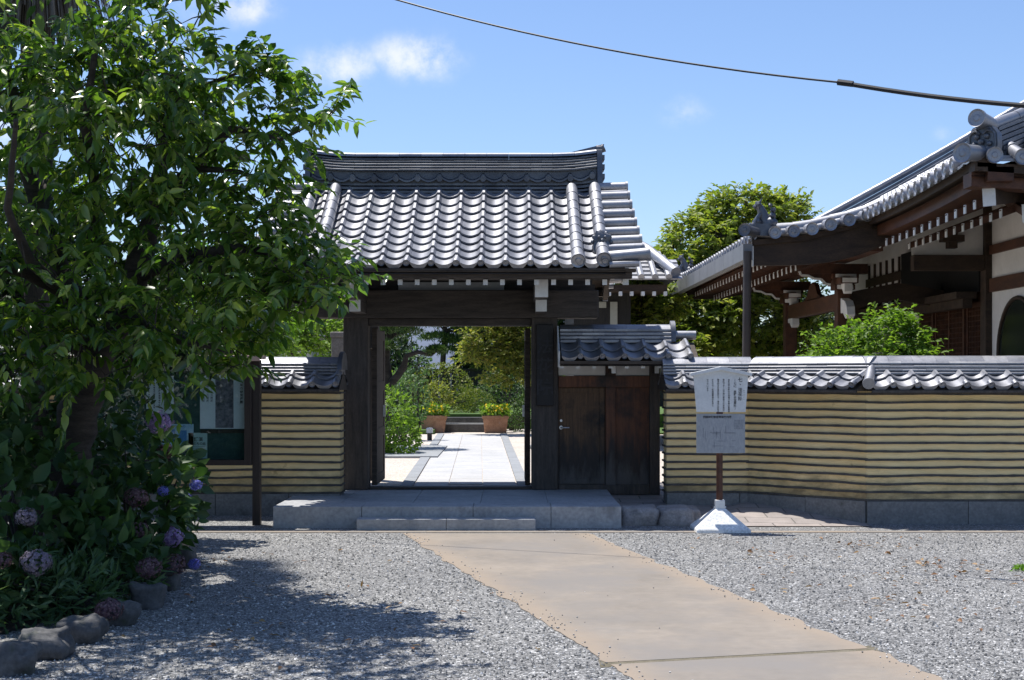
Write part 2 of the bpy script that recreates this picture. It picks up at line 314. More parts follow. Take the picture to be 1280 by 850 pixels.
# ------------------------------------------------------------ mesh helpers
ORG = {}
class MB:
    def __init__(s): s.v = []; s.f = []; s.m = []; s.var = []; s.cv = .5
    def add(s, vs, fs, mi=0):
        o = len(s.v); s.v += [tuple(p) for p in vs]; s.var += [s.cv] * len(vs)
        for f in fs: s.f.append(tuple(i + o for i in f)); s.m.append(mi)
    def box(s, x0, x1, y0, y1, z0, z1, mi=0):
        s.add([(x0, y0, z0), (x1, y0, z0), (x1, y1, z0), (x0, y1, z0), (x0, y0, z1), (x1, y0, z1), (x1, y1, z1), (x0, y1, z1)],
              [(0, 3, 2, 1), (4, 5, 6, 7), (0, 1, 5, 4), (1, 2, 6, 5), (2, 3, 7, 6), (3, 0, 4, 7)], mi)
    def hexa(s, a, b, mi=0):   # two quads a,b (4 points each)
        s.add(list(a) + list(b), [(0, 3, 2, 1), (4, 5, 6, 7), (0, 1, 5, 4), (1, 2, 6, 5), (2, 3, 7, 6), (3, 0, 4, 7)], mi)
    def bar(s, p, q, w, h, up=(0, 0, 1), mi=0, endm=None):
        p = Vector(p); q = Vector(q); d = (q - p).normalized(); sd = d.cross(Vector(up)).normalized(); u = sd.cross(d)
        c = [sd * (-w / 2) + u * (-h / 2), sd * (w / 2) + u * (-h / 2), sd * (w / 2) + u * (h / 2), sd * (-w / 2) + u * (h / 2)]
        s.add([p + k for k in c] + [q + k for k in c], [(4, 5, 6, 7), (0, 1, 5, 4), (1, 2, 6, 5), (2, 3, 7, 6), (3, 0, 4, 7)], mi)
        s.add([p + k for k in c], [(0, 3, 2, 1)], mi if endm is None else endm)
    def tube(s, pts, rad, n=8, mi=0, cap=True, endm=None):
        pts = [Vector(p) for p in pts]
        if not hasattr(rad, '__len__'): rad = [rad] * len(pts)
        vs = []; ref = None
        for i, p in enumerate(pts):
            d = (pts[min(i + 1, len(pts) - 1)] - pts[max(i - 1, 0)]).normalized()
            if ref is None:
                ref = d.orthogonal().normalized()
            ref = (ref - d * ref.dot(d)).normalized(); b = d.cross(ref)
            for k in range(n):
                a = 2 * math.pi * k / n
                vs.append(p + (ref * math.cos(a) + b * math.sin(a)) * rad[i])
        fs = []
        for i in range(len(pts) - 1):
            for k in range(n):
                k2 = (k + 1) % n; fs.append((i * n + k, i * n + k2, (i + 1) * n + k2, (i + 1) * n + k))
        s.add(vs, fs, mi)
        if cap:
            e = mi if endm is None else endm
            s.add(vs[:n], [tuple(range(n))[::-1]], e); s.add(vs[-n:], [tuple(range(n))], e)
    def disc(s, p, q, r, n=18, mi=0):
        p = Vector(p); q = Vector(q); d = (q - p).normalized()
        s.tube([p, q], [r, r], n, mi, cap=False); s.tube([q, q - d * .014], [r, r * .78], n, mi, cap=False)
        s.tube([q - d * .014, q - d * .0145], [r * .78, r * .78], n, mi); s.tube([q - d * .014, q - d * .004], [r * .42, r * .30], n, mi)
    def prism(s, poly, axis, a, b, mi=0):   # poly = 2D points; axis 'x'|'y'|'z'
        def q(p, t):
            return {'x': (t, p[0], p[1]), 'y': (p[0], t, p[1]), 'z': (p[0], p[1], t)}[axis]
        n = len(poly)
        vs = [q(p, a) for p in poly] + [q(p, b) for p in poly]
        fs = [tuple(range(n)), tuple(range(2 * n - 1, n - 1, -1))]
        for i in range(n):
            j = (i + 1) % n; fs.append((i, i + n, j + n, j))
        s.add(vs, fs, mi)
    def grid(s, rows, mi=0, closed=False):
        n = len(rows[0]); vs = [p for r in rows for p in r]; fs = []
        for i in range(len(rows) - 1):
            for k in range(n - 1): fs.append((i * n + k, i * n + k + 1, (i + 1) * n + k + 1, (i + 1) * n + k))
        s.add(vs, fs, mi)
    def sphere(s, c, r, seg=12, rings=8, mi=0, jit=0, sc=(1, 1, 1), seed=0):
        c = Vector(c); vs = []
        for i in range(rings + 1):
            th = math.pi * i / rings
            for k in range(seg):
                ph = 2 * math.pi * k / seg
                d = Vector((math.sin(th) * math.cos(ph), math.sin(th) * math.sin(ph), math.cos(th)))
                q = r * (1 + jit * mnoise.noise(d * 1.7 + Vector((seed * 7.1, seed, 0))) + jit * .4 * mnoise.noise(d * 4.3 + Vector((seed * 3.1, seed, 0))))
                vs.append(c + Vector((d.x * sc[0], d.y * sc[1], d.z * sc[2])) * q)
        fs = []
        for i in range(rings):
            for k in range(seg):
                k2 = (k + 1) % seg; fs.append((i * seg + k, (i + 1) * seg + k, (i + 1) * seg + k2, i * seg + k2))
        s.add(vs, fs, mi)
    def rock(s, c, hx, hy, hz_, seed=0, p=.62, jit=.22, seg=28, rings=18):
        c = Vector(c); vs = []
        sp = lambda v, q: math.copysign(abs(v) ** q, v)
        for i in range(rings + 1):
            th = math.pi * i / rings
            for k in range(seg):
                ph = 2 * math.pi * k / seg
                d = Vector((sp(math.sin(th), p) * sp(math.cos(ph), p), sp(math.sin(th), p) * sp(math.sin(ph), p), sp(math.cos(th), p)))
                q = 1 + jit * mnoise.noise(d * .9 + Vector((seed * 7.1, seed * 1.3, 0))) + jit * .45 * mnoise.noise(d * 2.6 + Vector((seed * 3.1, 0, seed))) + jit * .15 * mnoise.noise(d * 9 + Vector((seed, seed, 0)))
                vs.append(c + Vector((d.x * hx, d.y * hy, d.z * hz_)) * q)
        fs = []
        for i in range(rings):
            for k in range(seg):
                k2 = (k + 1) % seg; fs.append((i * seg + k, (i + 1) * seg + k, (i + 1) * seg + k2, i * seg + k2))
        s.add(vs, fs, 0)
    def text(s, ch, cx, cz, y, size, mi=0, wscale=1):
        vs, fs = glyph(ch)
        if vs: s.add([(cx + x * size * wscale, y, cz + z * size) for x, z in vs], fs, mi)
    def vtext(s, string, cx, ztop, y, size, mi=0, step=1.05):
        z = ztop - size / 2
        for ch in string:
            if ch != ' ' and ch != '　': s.text(ch, cx, z, y, size, mi)
            z -= size * step
    def htext(s, string, x0, cz, y, size, mi=0, step=1.0):
        x = x0 + size / 2
        for ch in string:
            if ch != ' ': s.text(ch, x, cz, y, size, mi)
            x += size * step
    def build(s, name, mats, parent=None, smooth=False, bevel=0, auto=False):
        if not isinstance(mats, (list, tuple)): mats = [mats]
        me = bpy.data.meshes.new(name)
        o0 = ORG.get(parent.name, Vector((0, 0, 0))) if parent else Vector((0, 0, 0))
        me.from_pydata([(p[0] - o0[0], p[1] - o0[1], p[2] - o0[2]) for p in s.v], [], s.f)
        for k in mats: me.materials.append(M[k])
        me.polygons.foreach_set('material_index', s.m)
        a = me.attributes.new('var', 'FLOAT', 'POINT'); a.data.foreach_set('value', s.var)
        if smooth or auto: me.polygons.foreach_set('use_smooth', [True] * len(me.polygons))
        me.update()
        if auto: me.set_sharp_from_angle(angle=R(38))
        o = bpy.data.objects.new(name, me); COL.objects.link(o)
        if parent: o.parent = parent; ORG[o.name] = o0
        if bevel:
            bm = o.modifiers.new('bevel', 'BEVEL'); bm.width = bevel; bm.segments = 2; bm.limit_method = 'ANGLE'
        return o
_gc = {}
def glyph(ch):
    if ch in _gc: return _gc[ch]
    cu = bpy.data.curves.new('glyph', 'FONT'); cu.body = ch; cu.size = 1; cu.align_x = 'LEFT'; cu.resolution_u = 2; cu.offset = .018
    ob = bpy.data.objects.new('glyph', cu); COL.objects.link(ob)
    dg = bpy.context.evaluated_depsgraph_get()
    me = bpy.data.meshes.new_from_object(ob.evaluated_get(dg))
    vs = [(v.co.x, v.co.y) for v in me.vertices]; fs = [tuple(p.vertices) for p in me.polygons]
    bpy.data.objects.remove(ob); bpy.data.curves.remove(cu); bpy.data.meshes.remove(me)
    if vs:
        cx = (min(v[0] for v in vs) + max(v[0] for v in vs)) / 2; cy = (min(v[1] for v in vs) + max(v[1] for v in vs)) / 2
        h = max(max(v[0] for v in vs) - min(v[0] for v in vs), max(v[1] for v in vs) - min(v[1] for v in vs))
        k = 1.0 if ch in '、。・ー一' else .95 / h
        if ord(ch) > 0x3000 and ch not in '、。・ー一ッっョ': k = .95 / h
        vs = [((v[0] - cx) * k, (v[1] - cy) * k) for v in vs]
    _gc[ch] = (vs, fs); return _gc[ch]

def tag(o, label=None, cat=None, group=None, kind=None):
    if label: o['label'] = label
    if cat: o['category'] = cat
    if group: o['group'] = group
    if kind: o['kind'] = kind
    return o
def thing(name, loc, label, cat, group=None):
    o = bpy.data.objects.new(name, None); COL.objects.link(o); o.location = loc; o.empty_display_size = .2
    ORG[o.name] = Vector(loc); return tag(o, label, cat, group)
def struct(name, mb, mats, label=None, cat=None, smooth=False):
    o = mb.build(name, mats, smooth=smooth); tag(o, label or name.replace('_', ' '), cat or name.replace('_', ' '), kind='structure'); return o

# ------------------------------------------------------------ leaves
def leaf_geo(Pn, D, Nn, Ln, Wn, var, fold=.16, droop=.12, mi=None):
    """arrays -> vertices, faces of folded leaves"""
    n = len(Pn)
    D = D / np.linalg.norm(D, axis=1, keepdims=True)
    Sd = np.cross(D, Nn); l = np.linalg.norm(Sd, axis=1, keepdims=True); l[l < 1e-6] = 1; Sd /= l
    U = np.cross(Sd, D)
    T = [(0, 0, 0), (.28, -.42, fold), (.62, -.38, fold * .8), (1, 0, -droop * 2), (.62, .38, fold * .8), (.28, .42, fold), (.3, 0, 0), (.65, 0, -droop * .5)]
    V = np.zeros((n, 8, 3))
    for i, (a, b, c) in enumerate(T):
        V[:, i] = Pn + D * (Ln * a)[:, None] + Sd * (Wn * b)[:, None] + U * (Wn * c)[:, None]
    fq = np.array([(6, 7, 2, 1), (6, 5, 4, 7)]); ft = np.array([(0, 6, 1), (7, 3, 2), (0, 5, 6), (7, 4, 3)])
    base = (np.arange(n) * 8)
    return V.reshape(-1, 3), (base[:, None, None] + fq).reshape(-1, 4), (base[:, None, None] + ft).reshape(-1, 3), np.repeat(var, 8)
def leaf_mesh(name, parts, mat, parent):
    vs = []; q = []; t = []; va = []; o = 0
    for V, Q, T, A in parts:
        vs.append(V); q.append(Q + o); t.append(T + o); va.append(A); o += len(V)
    V = np.concatenate(vs); Q = np.concatenate(q); T = np.concatenate(t); A = np.concatenate(va)
    org = ORG.get(parent.name, Vector((0, 0, 0))) if parent else Vector((0, 0, 0))
    V = V - np.array(org)
    me = bpy.data.meshes.new(name)
    me.vertices.add(len(V)); me.vertices.foreach_set('co', V.astype(np.float32).ravel())
    me.loops.add(Q.size + T.size); me.loops.foreach_set('vertex_index', np.concatenate([Q.ravel(), T.ravel()]).astype(np.int32))
    nf = len(Q) + len(T); me.polygons.add(nf)
    ls = np.concatenate([np.arange(len(Q)) * 4, Q.size + np.arange(len(T)) * 3]).astype(np.int32)
    me.polygons.foreach_set('loop_start', ls)
    me.polygons.foreach_set('use_smooth', np.ones(nf, dtype=bool))
    me.materials.append(M[mat])
    a = me.attributes.new('var', 'FLOAT', 'POINT'); a.data.foreach_set('value', A.astype(np.float32))
    me.update(calc_edges=True); me.validate()
    ob = bpy.data.objects.new(name, me); COL.objects.link(ob)
    if parent: ob.parent = parent; ORG[ob.name] = org
    return ob
def unit(a): return a / np.maximum(np.linalg.norm(a, axis=-1, keepdims=True), 1e-6)
def blob_points(blobs, n, inner=.35, zmin=-9):
    """points in ellipsoids, biased to the shell. blobs: (c, r)"""
    vol = np.array([b[1][0] * b[1][1] * b[1][2] for b in blobs]) ** .5; vol /= vol.sum()
    out = []; own = []
    while len(out) < n:
        i = rng.choice(len(blobs), p=vol); c, r = blobs[i]
        d = unit(rng.normal(size=3)); rr = inner + (1 - inner) * rng.random() ** .5
        p = np.array(c) + d * rr * np.array(r)
        if p[2] < zmin: continue
        out.append(p); own.append(np.array(c))
    return np.array(out), np.array(own)
def make_tree(name, label, base, limbs, blobs, ncl, per, leaf, matl, twig=.4, cat='tree', barkm='bark', group=None, droop=.5,
              trunk_r=.12, crown='crown', spread=.5, aspect=.45, zmin=-9, inner=.35, tr=.012, fold=.16, thick=True):
    """limbs: list of polylines [(x,y,z,r)...]; blobs ellipsoids; leaves sit along twigs that reach the clusters"""
    th = thing(name, base, label, cat, group)
    mb = MB()
    nodes = []
    for lb in limbs:
        pts = [Vector(p[:3]) for p in lb]; rad = [p[3] for p in lb]
        fine = []; fr = []
        for i in range(len(pts) - 1):
            for k in range(4):
                t = k / 4; q = pts[i].lerp(pts[i + 1], t)
                if i + k: q += Vector((rnd.uniform(-1, 1), rnd.uniform(-1, 1), rnd.uniform(-.5, .5))) * rad[i] * .28
                fine.append(q); fr.append(rad[i] * (1 - t) + rad[i + 1] * t)
        fine.append(pts[-1]); fr.append(rad[-1])
        mb.tube(fine, fr, 10)
        for q, r in zip(fine[len(fine) // 3:], fr[len(fine) // 3:]): nodes.append(np.array(q))
    C, own = blob_points(blobs, ncl, inner, zmin)
    order = np.argsort([np.min(np.linalg.norm(np.array(nodes) - c, axis=1)) for c in C])
    NA = np.array(nodes); parts = []
    Pn = []; Dn = []; 
    for oi in order:
        c = C[oi]; d = np.linalg.norm(NA - c, axis=1); j = int(np.argmin(d)); s0 = NA[j]
        mid = (s0 + c) / 2 + rng.normal(size=3) * .08 * d[j] + np.array([0, 0, .08 * d[j]])
        if thick:
            rr = min(.03, .008 + .012 * d[j]) * tr / .012
            mb.tube([s0, mid, c], [rr, rr * .7, rr * .4], 4, cap=False)
        NA = np.vstack([NA, mid, c])
        outd = unit(c - own[oi] + np.array([0, 0, .15])); outd = unit(outd + rng.normal(size=3) * .45 + np.array([0, 0, -.15 * droop]))
        # twig with alternate leaves
        L_ = twig * rng.uniform(.6, 1.25)
        tt = np.linspace(.05, 1, per)
        tw = c + outd * (tt * L_)[:, None] + np.array([0, 0, -1]) * (droop * L_ * .45 * tt ** 2)[:, None]
        if thick: mb.tube([tw[0], tw[per // 2], tw[-1]], [.005 * tr / .012, .004 * tr / .012, .002 * tr / .012], 3, cap=False)
        side = unit(np.cross(outd, np.array([0, 0, 1.]) + rng.normal(size=3) * .2))
        sg = np.where(np.arange(per) % 2, 1., -1.)[:, None]
        dd = outd * .55 + side * sg * .8 + rng.normal(size=(per, 3)) * .32 + np.array([0, 0, -droop])
        Pn.append(tw + rng.normal(size=(per, 3)) * spread * .05 * twig); Dn.append(dd)
    Pn = np.concatenate(Pn); Dn = unit(np.concatenate(Dn)); n = len(Pn)
    Nn = unit(rng.normal(size=(n, 3)) * .5 + np.array([0, 0, 1.]) - SUNB * 0)
    Ln = leaf * rng.uniform(.65, 1.2, n)
    parts.append(leaf_geo(Pn, Dn, Nn, Ln, Ln * aspect * rng.uniform(.85, 1.15, n), np.clip(rng.normal(.48, .30, n), 0, 1), fold))
    mb.build('trunk', barkm, th, smooth=True)
    leaf_mesh(crown, parts, matl, th)
    return th
SUNB = np.array([0, 0, 0.])
def make_mound(name, label, blobs, n, leaf, matl, cat='shrub', aspect=.55, group=None, ground=.2, inner=.75, up=.5, jit=.35, stems=True, zmin=None):
    """clipped or leafy shrub: leaves on and just under the surface of ellipsoids, with stems inside"""
    c0 = blobs[0][0]
    th = thing(name, (c0[0], c0[1], ground), label, cat, group)
    Pn, own = blob_points(blobs, n, inner, ground + .02 if zmin is None else zmin)
    # drop points that fall deep inside another blob
    keep = np.ones(len(Pn), bool)
    for c, r in blobs:
        q = np.linalg.norm((Pn - np.array(c)) / np.array(r), axis=1); keep &= q > inner * .85
    Pn = Pn[keep]; own = own[keep]; k = len(Pn)
    od = unit(Pn - own)
    D = unit(od * .8 + rng.normal(size=(k, 3)) * .6 + np.array([0, 0, .15])); Nn = unit(od + rng.normal(size=(k, 3)) * jit + np.array([0, 0, up]))
    Ln = leaf * rng.uniform(.6, 1.25, k)
    leaf_mesh('foliage', [leaf_geo(Pn, D, Nn, Ln, Ln * aspect, np.clip(rng.normal(.5, .25, k), 0, 1))], matl, th)
    mb = MB()
    for c, r in blobs:
        for q in range(7):
            d = unit(rng.normal(size=3)); d[2] = abs(d[2]) * .8
            e = np.array(c) + d * np.array(r) * .85
            b = Vector((c0[0] + rng.normal() * r[0] * .15, c0[1] + rng.normal() * r[1] * .15, ground - .02))
            mb.tube([b, (b + Vector(e)) / 2 + Vector((0, 0, r[2] * .15)), e], [.018, .012, .004], 5, cap=False)
    mb.build('stem', 'bark', th, smooth=True)
    return th

# ------------------------------------------------------------ tiles
def tprof(u):
    if u < .70:
        return .012 - .030 * math.sin(math.pi * u / .70)
    return .012 + .040 * math.sin(math.pi * (u - .70) / .30)
class Prof:
    def __init__(s, pts):   # (d,z) from ridge to eave
        s.p = [Vector(q) for q in pts]; s.c = [0]
        for a, b in zip(s.p, s.p[1:]): s.c.append(s.c[-1] + (b - a).length)
        s.L = s.c[-1]
    def at(s, t, h=0):
        i = 0
        while i < len(s.c) - 2 and t > s.c[i + 1]: i += 1
        k = (t - s.c[i]) / (s.c[i + 1] - s.c[i]); q = s.p[i].lerp(s.p[i + 1], k); d = (s.p[i + 1] - s.p[i]).normalized()
        n = Vector((-d.y, d.x)) if d.x > 0 else Vector((d.y, -d.x))
        if n.y < 0: n = -n
        return q + n * h
def curve(z0, z1, run, k=.18, n=12):
    return [(run * i / n, z0 - (z0 - z1) * ((1 + k) * i / n - k * (i / n) ** 2)) for i in range(n + 1)]
def tile_field(mb, mp, u0, n, pitch, prof, s0, s1, courses, caps=True, lift=.030, th=.020, mirror=False):
    """interlocking pantiles; mp(u,d,z) -> world"""
    sl = (s1 - s0) / courses; K = 11
    for c in range(courses):
        for i in range(n):
            mb.cv = rnd.uniform(0, 1)
            a = s0 + c * sl - .01; b = s0 + (c + 1) * sl + rnd.uniform(-.003, .003); j = rnd.uniform(-.002, .003)
            top = []; bot = []; lip = []
            for k in range(K):
                u = k / (K - 1); uu = u0 + (i + u) * pitch; h = tprof(1 - u if mirror else u) * pitch / .27
                q = prof.at(a, h + .002); top.append(mp(uu, q.x, q.y))
                q = prof.at(b, h + lift + j); bot.append(mp(uu, q.x, q.y))
                q = prof.at(b, h + lift + j - th); lip.append(mp(uu, q.x, q.y))
            mb.grid([top, bot]); 
            mb.grid([[p for p in bot], lip])
            if caps and c == courses - 1:
                uc = u0 + (i + (.15 if mirror else .85)) * pitch; r = .038 * pitch / .27
                q = prof.at(b, .012 + lift); ctr = Vector(mp(uc, q.x, q.y)); q2 = prof.at(b + .03, .012 + lift); o = Vector(mp(uc, q2.x, q2.y))
                o = ctr + (o - ctr).normalized() * .02; ctr2 = ctr - (o - ctr) * 2
                mb.disc(ctr2, o, r, 12)
                # pendant lip under the trough
                pl = []; pm = []
                for k in range(9):
                    u = (.30 if mirror else 0) + .70 * k / 8; h = (tprof(1 - u if mirror else u)) * pitch / .27
                    q = prof.at(b, h + lift - th); pl.append(mp(u0 + (i + u) * pitch, q.x, q.y))
                    e = prof.at(b, h + lift - th - .044 * math.sin(math.pi * k / 8) ** .8); pm.append(mp(u0 + (i + u) * pitch, e.x, e.y))
                mb.grid([pl, pm])
    mb.cv = .5
def ridge_stack(mb, mp, u0, u1, zb, half0, layers, seg, cap_r, step=.012, hl=.034):
    """flat noshi layers topped by a rounded cap row. mp(u,d,z)"""
    z = zb; half = half0
    for l in range(layers):
        n = max(1, round((u1 - u0) / seg)); off = (l % 2) * .5
        for i in range(n + 1):
            a = max(u0, u0 + (i - off) * (u1 - u0) / n); b = min(u1, u0 + (i + 1 - off) * (u1 - u0) / n)
            if b - a < .02: continue
            a += .001; b -= .001
            mb.cv = rnd.random(); dz = rnd.uniform(-.0015, .0015)
            for s in (1, -1):
                pr = [(0, z + dz), (half - .014, z + dz), (half - .014, z + .008 + dz), (half, z + .006 + dz), (half, z + hl - .016 + dz), (half - step - .010, z + hl + dz), (0, z + hl + dz)]
                mb.grid([[mp(a, s * q[0], q[1]) for q in pr], [mp(b, s * q[0], q[1]) for q in pr]])
                mb.add([mp(a, s * q[0], q[1]) for q in pr], [tuple(range(7))]); mb.add([mp(b, s * q[0], q[1]) for q in pr], [tuple(range(7))[::-1]])
        z += hl; half -= step
    n = max(1, round((u1 - u0) / seg))
    for i in range(n):
        a = u0 + i * (u1 - u0) / n + .001; b = u0 + (i + 1) * (u1 - u0) / n - .001
        mb.cv = rnd.random(); j = rnd.uniform(0, .003)
        ra = []; rb = []
        for k in range(9):
            t = math.pi * k / 8
            ra.append(mp(a, -half * 1.02 * math.cos(t), z - .012 + (cap_r + j) * (1 - abs(math.cos(t)) ** 1.7))); rb.append(mp(b, -half * 1.02 * math.cos(t), z - .012 + (cap_r + j) * (1 - abs(math.cos(t)) ** 1.7)))
        mb.grid([ra, rb])
        mb.add(ra, [tuple(range(9))]); mb.add(rb, [tuple(range(9))[::-1]])
    mb.cv = .5
    return z + cap_r

# ============================================================ SETTING
mb = MB()
nx = 60
mb.grid([[(x, y, 0) for x in (-300, -40, -8, 0, 8, 40, 300)] for y in (-60, 0, 6, 12, 20, 60, 500)])
struct('ground', mb, 'gravel', 'grey crushed gravel forecourt', 'ground')
mb = MB(); mb.grid([[(x, y, .2 if y > 17.7 else .16) for x in (-40, -3, 3, 40)] for y in (17.72, 20, 40, 70, 200)])
mb.v = [(x, y, .2) for x, y, z in mb.v]
struct('garden_ground', mb, 'pea', 'pale pinkish garden gravel behind the gate', 'ground')
# concrete approach path: two cast slabs with a joint between
def slab(pts, z, matk, name, label, jagged=.03, n=90):
    mb = MB(); 
    (ax, ay), (bx, by), (cx, cy), (dx, dy) = pts    # far left, far right, near right, near left
    rows = []
    for i in range(n + 1):
        t = i / n; l = Vector((ax, ay)).lerp(Vector((dx, dy)), t); r = Vector((bx, by)).lerp(Vector((cx, cy)), t)
        l.x += jagged * (mnoise.noise(Vector((i * .22, 1, 3))) + .4 * mnoise.noise(Vector((i * 1.3, 4, 3)))); r.x += jagged * (mnoise.noise(Vector((i * .22, 7, 3))) + .4 * mnoise.noise(Vector((i * 1.3, 9, 3))))
        ks = (0, .05, .14, .3, .5, .7, .86, .95, 1)
        rows.append([tuple(l.lerp(r, k)) + (z,) for k in ks])
    mb.grid(rows); mb.var = [1, .75, .3, 0, 0, 0, .3, .75, 1] * (n + 1)
    return struct(name, mb, matk, label, 'path')
slab([(-1.14, 14.56), (.79, 14.56), (2.14, 8.44), (.55, 8.03)], .004, 'conc', 'concrete_path', 'sandy concrete path leading to the gate step', .06)
slab([(.56, 7.97), (2.16, 8.38), (3.3, 3.2), (1.6, 3.2)], .004, 'conc', 'concrete_path', 'nearer slab of the sandy concrete path', .10)
mb = MB(); mb.add([(.50, 8.12, .002), (2.2, 8.54, .002), (2.22, 8.3, .002), (.50, 7.9, .002)], [(0, 1, 2, 3)])
struct('path_joint', mb, 'joint', 'mossy joint across the concrete path', 'joint')
mb = MB()
x = -9.0
while x < 9:
    if not (-2.60 < x < -0.0 and False):
        mb.cv = rnd.random(); mb.box(x + .002, x + .898, 14.62, 14.76, -.05, .006)
    x += .9
struct('edging_strip', mb, 'conc', 'narrow granite strip across the forecourt in front of the gate', 'kerb')
# sloping stone paving at the right of the platform
mb = MB()
mb.add([(1.15, 17.7, .19), (2.79, 17.7, .19), (2.79, 16.62, .155), (3.35, 16.05, .09), (3.92, 15.52, .012), (3.90, 15.20, .008), (2.3, 15.17, .012), (1.22, 15.52, .06)], [(7, 6, 5, 4, 3, 2, 1, 0)])
struct('sloping_paving', mb, 'slope', 'pinkish stone paving sloping up to the side door', 'paving')

# garden path with kerbs
def gp(u, Y): return X(600, Y) + u      # path axis runs to its own vanishing point
mb = MB(); rowsY = 18.0; k = 0
while rowsY < 33.8:
    d = .95
    for c in range(3):
        off = (.0, .45, .2)[c]; y0 = rowsY + off; y1 = y0 + d - .012
        if y0 < 17.9: continue
        u0, u1 = -.86 + c * .447 + .005, -.86 + (c + 1) * .447 - .005
        y1 = min(y1, 33.8)
        if y1 <= y0: continue
        mb.cv = rnd.random()
        mb.hexa([(gp(u0, y0), y0, .18), (gp(u1, y0), y0, .18), (gp(u1, y1), y1, .18), (gp(u0, y1), y1, .18)],
                [(gp(u0, y0), y0, .212), (gp(u1, y0), y0, .212), (gp(u1, y1), y1, .212), (gp(u0, y1), y1, .212)])
    rowsY += d
struct('garden_path', mb, 'path', 'pale granite slab path beyond the gate', 'path')
for u0, u1 in ((-1.03, -.87), (.49, .65)):
    mb = MB(); y = 17.8
    while y < 33.8:
        mb.hexa([(gp(u0, y), y, .17), (gp(u1, y), y, .17), (gp(u1, y + .89), y + .89, .17), (gp(u0, y + .89), y + .89, .17)],
                [(gp(u0, y), y, .222), (gp(u1, y), y, .222), (gp(u1, y + .89), y + .89, .222), (gp(u0, y + .89), y + .89, .222)]); y += .9
    struct('path_kerb', mb, 'kerb', 'darker kerb stones on the left of the slab path' if u0 < 0 else 'darker kerb stones on the right of the slab path', 'kerb')
mb = MB(); mb.box(-3.6, X(540, 27) + .25, 24.3, 28.0, .17, .235); struct('concrete_pad', mb, 'kerb', 'flat grey concrete pad left of the garden path', 'paving')
mb = MB(); mb.box(.65, 1.5, 27.2, 27.9, .17, .215); struct('stepping_slab', mb, 'path', 'thin pale slab right of the garden path', 'paving')
mb = MB()
mb.box(X(556, 35.5), X(606, 35.5), 35.2, 36.4, .1, .40)
struct('garden_step', mb, 'rock', 'dark stone step between the two planters', 'step')
mb = MB(); mb.box(X(548, 37), X(612, 37), 36.9, 37.3, .1, .52); struct('garden_step', mb, 'rock', 'upper stone kerb behind the garden step', 'step')
mb = MB(); mb.box(-5.5, 6.5, 37.3, 46, .1, .60); mb.box(.9, 6, 33.9, 37.3, .1, .24); mb.box(-5.5, -1.9, 34, 37.3, .1, .3)
struct('lawn', mb, 'grass', 'grass bank at the end of the garden path', 'lawn')

# ============================================================ PLATFORM
p = thing('stone_platform', (-.7, 16, 0), 'low grey granite platform under the wooden gate', 'platform')
mb = MB()
xs = [-2.576, -1.62, -.42, .42, 1.18]
for i in range(4):
    mb.box(xs[i] + .002, xs[i + 1] - .002, 15.08, 15.50, -.1, .232)
mb.box(-2.574, 1.178, 15.498, 17.60, -.1, .18)
mb.build('edge_stone', 'stone', p, bevel=.006)
mb = MB(); xs = [-2.572, -1.9, -1.1, -.35, .40, 1.176]; ys = [15.504, 16.3, 17.1, 17.72]
for i in range(5):
    for j in range(3): mb.box(xs[i] + .002, xs[i + 1] - .002, ys[j] + .002, ys[j + 1] - .002, .181, .2305)
mb.build('paving_slab', 'stone', p, bevel=.003)
mb = MB(); mb.box(-1.65, -.7, 14.85, 15.076, -.05, .118); mb.box(-.696, .25, 14.85, 15.076, -.05, .118)
tag(mb.build('stone_step', 'stone', bevel=.005), 'long low granite step in front of the platform', 'step')
for px0, px1, y0, zt, lb in ((776, 822, 15.35, .20, 'rough pale slab stone beside the platform corner'), (822, 868, 15.30, .19, 'rough pale slab stone between two others left of the sign'),
                         (845, 880, 15.55, .17, 'small rough stone behind the left foot of the sign')):
    mb = MB(); x0, x1 = X(px0, 15.4), X(px1, 15.4)
    mb.rock(((x0 + x1) / 2, y0 + .20, zt - .13), (x1 - x0) / 2 * 1.02, .25, .13, seed=px0, p=.42, jit=.2)
    tag(mb.build('edge_rock', 'rough', smooth=True), lb, 'rock', 'rough edging stones by the side door')

# ============================================================ MAIN GATE
XC = -.72; YR = 17.5
g = thing('wooden_gate', (XC, YR, .2), 'dark wooden temple gate with a grey tiled gabled roof, standing on the platform', 'gate')
posts = [(-2.08, -1.775), (.24, .56)]
for a, b in posts:
    mb = MB(); mb.box(a, b, 17.25, 17.58, .232, 2.36); mb.build('post', 'wood', g, bevel=.012)
    mb = MB(); mb.box(a + .06, b - .06, 19.2, 19.4, .2, 2.9); mb.build('rear_post', 'wood', g, bevel=.01)
    mb = MB(); mb.box(a + .08, b - .08, 17.6, 19.2, 2.0, 2.18); mb.build('tie_beam', 'wood', g, bevel=.006)
mb = MB(); mb.box(-2.55, 1.06, 17.14, 17.62, 2.35, 2.69); mb.build('main_beam', 'woodx', g, bevel=.012)
mb = MB(); mb.box(-1.773, .238, 17.30, 17.52, 2.255, 2.348); mb.build('lintel', 'woodx', g, bevel=.006)
mb = MB(); mb.box(-1.773, .238, 17.30, 17.50, .232, .262); mb.build('threshold', 'woodx', g, bevel=.004)
mb = MB(); mb.box(X(497, 17.3), X(630, 17.3), 17.40, 17.44, 2.692, 2.80); mb.build('plaster_strip', 'plaster', g)
# tall infill above the beam, dark
mb = MB(); mb.box(-2.4, 1.0, 17.46, 17.55, 2.69, 3.78); mb.build('gable_board', 'woodx', g)
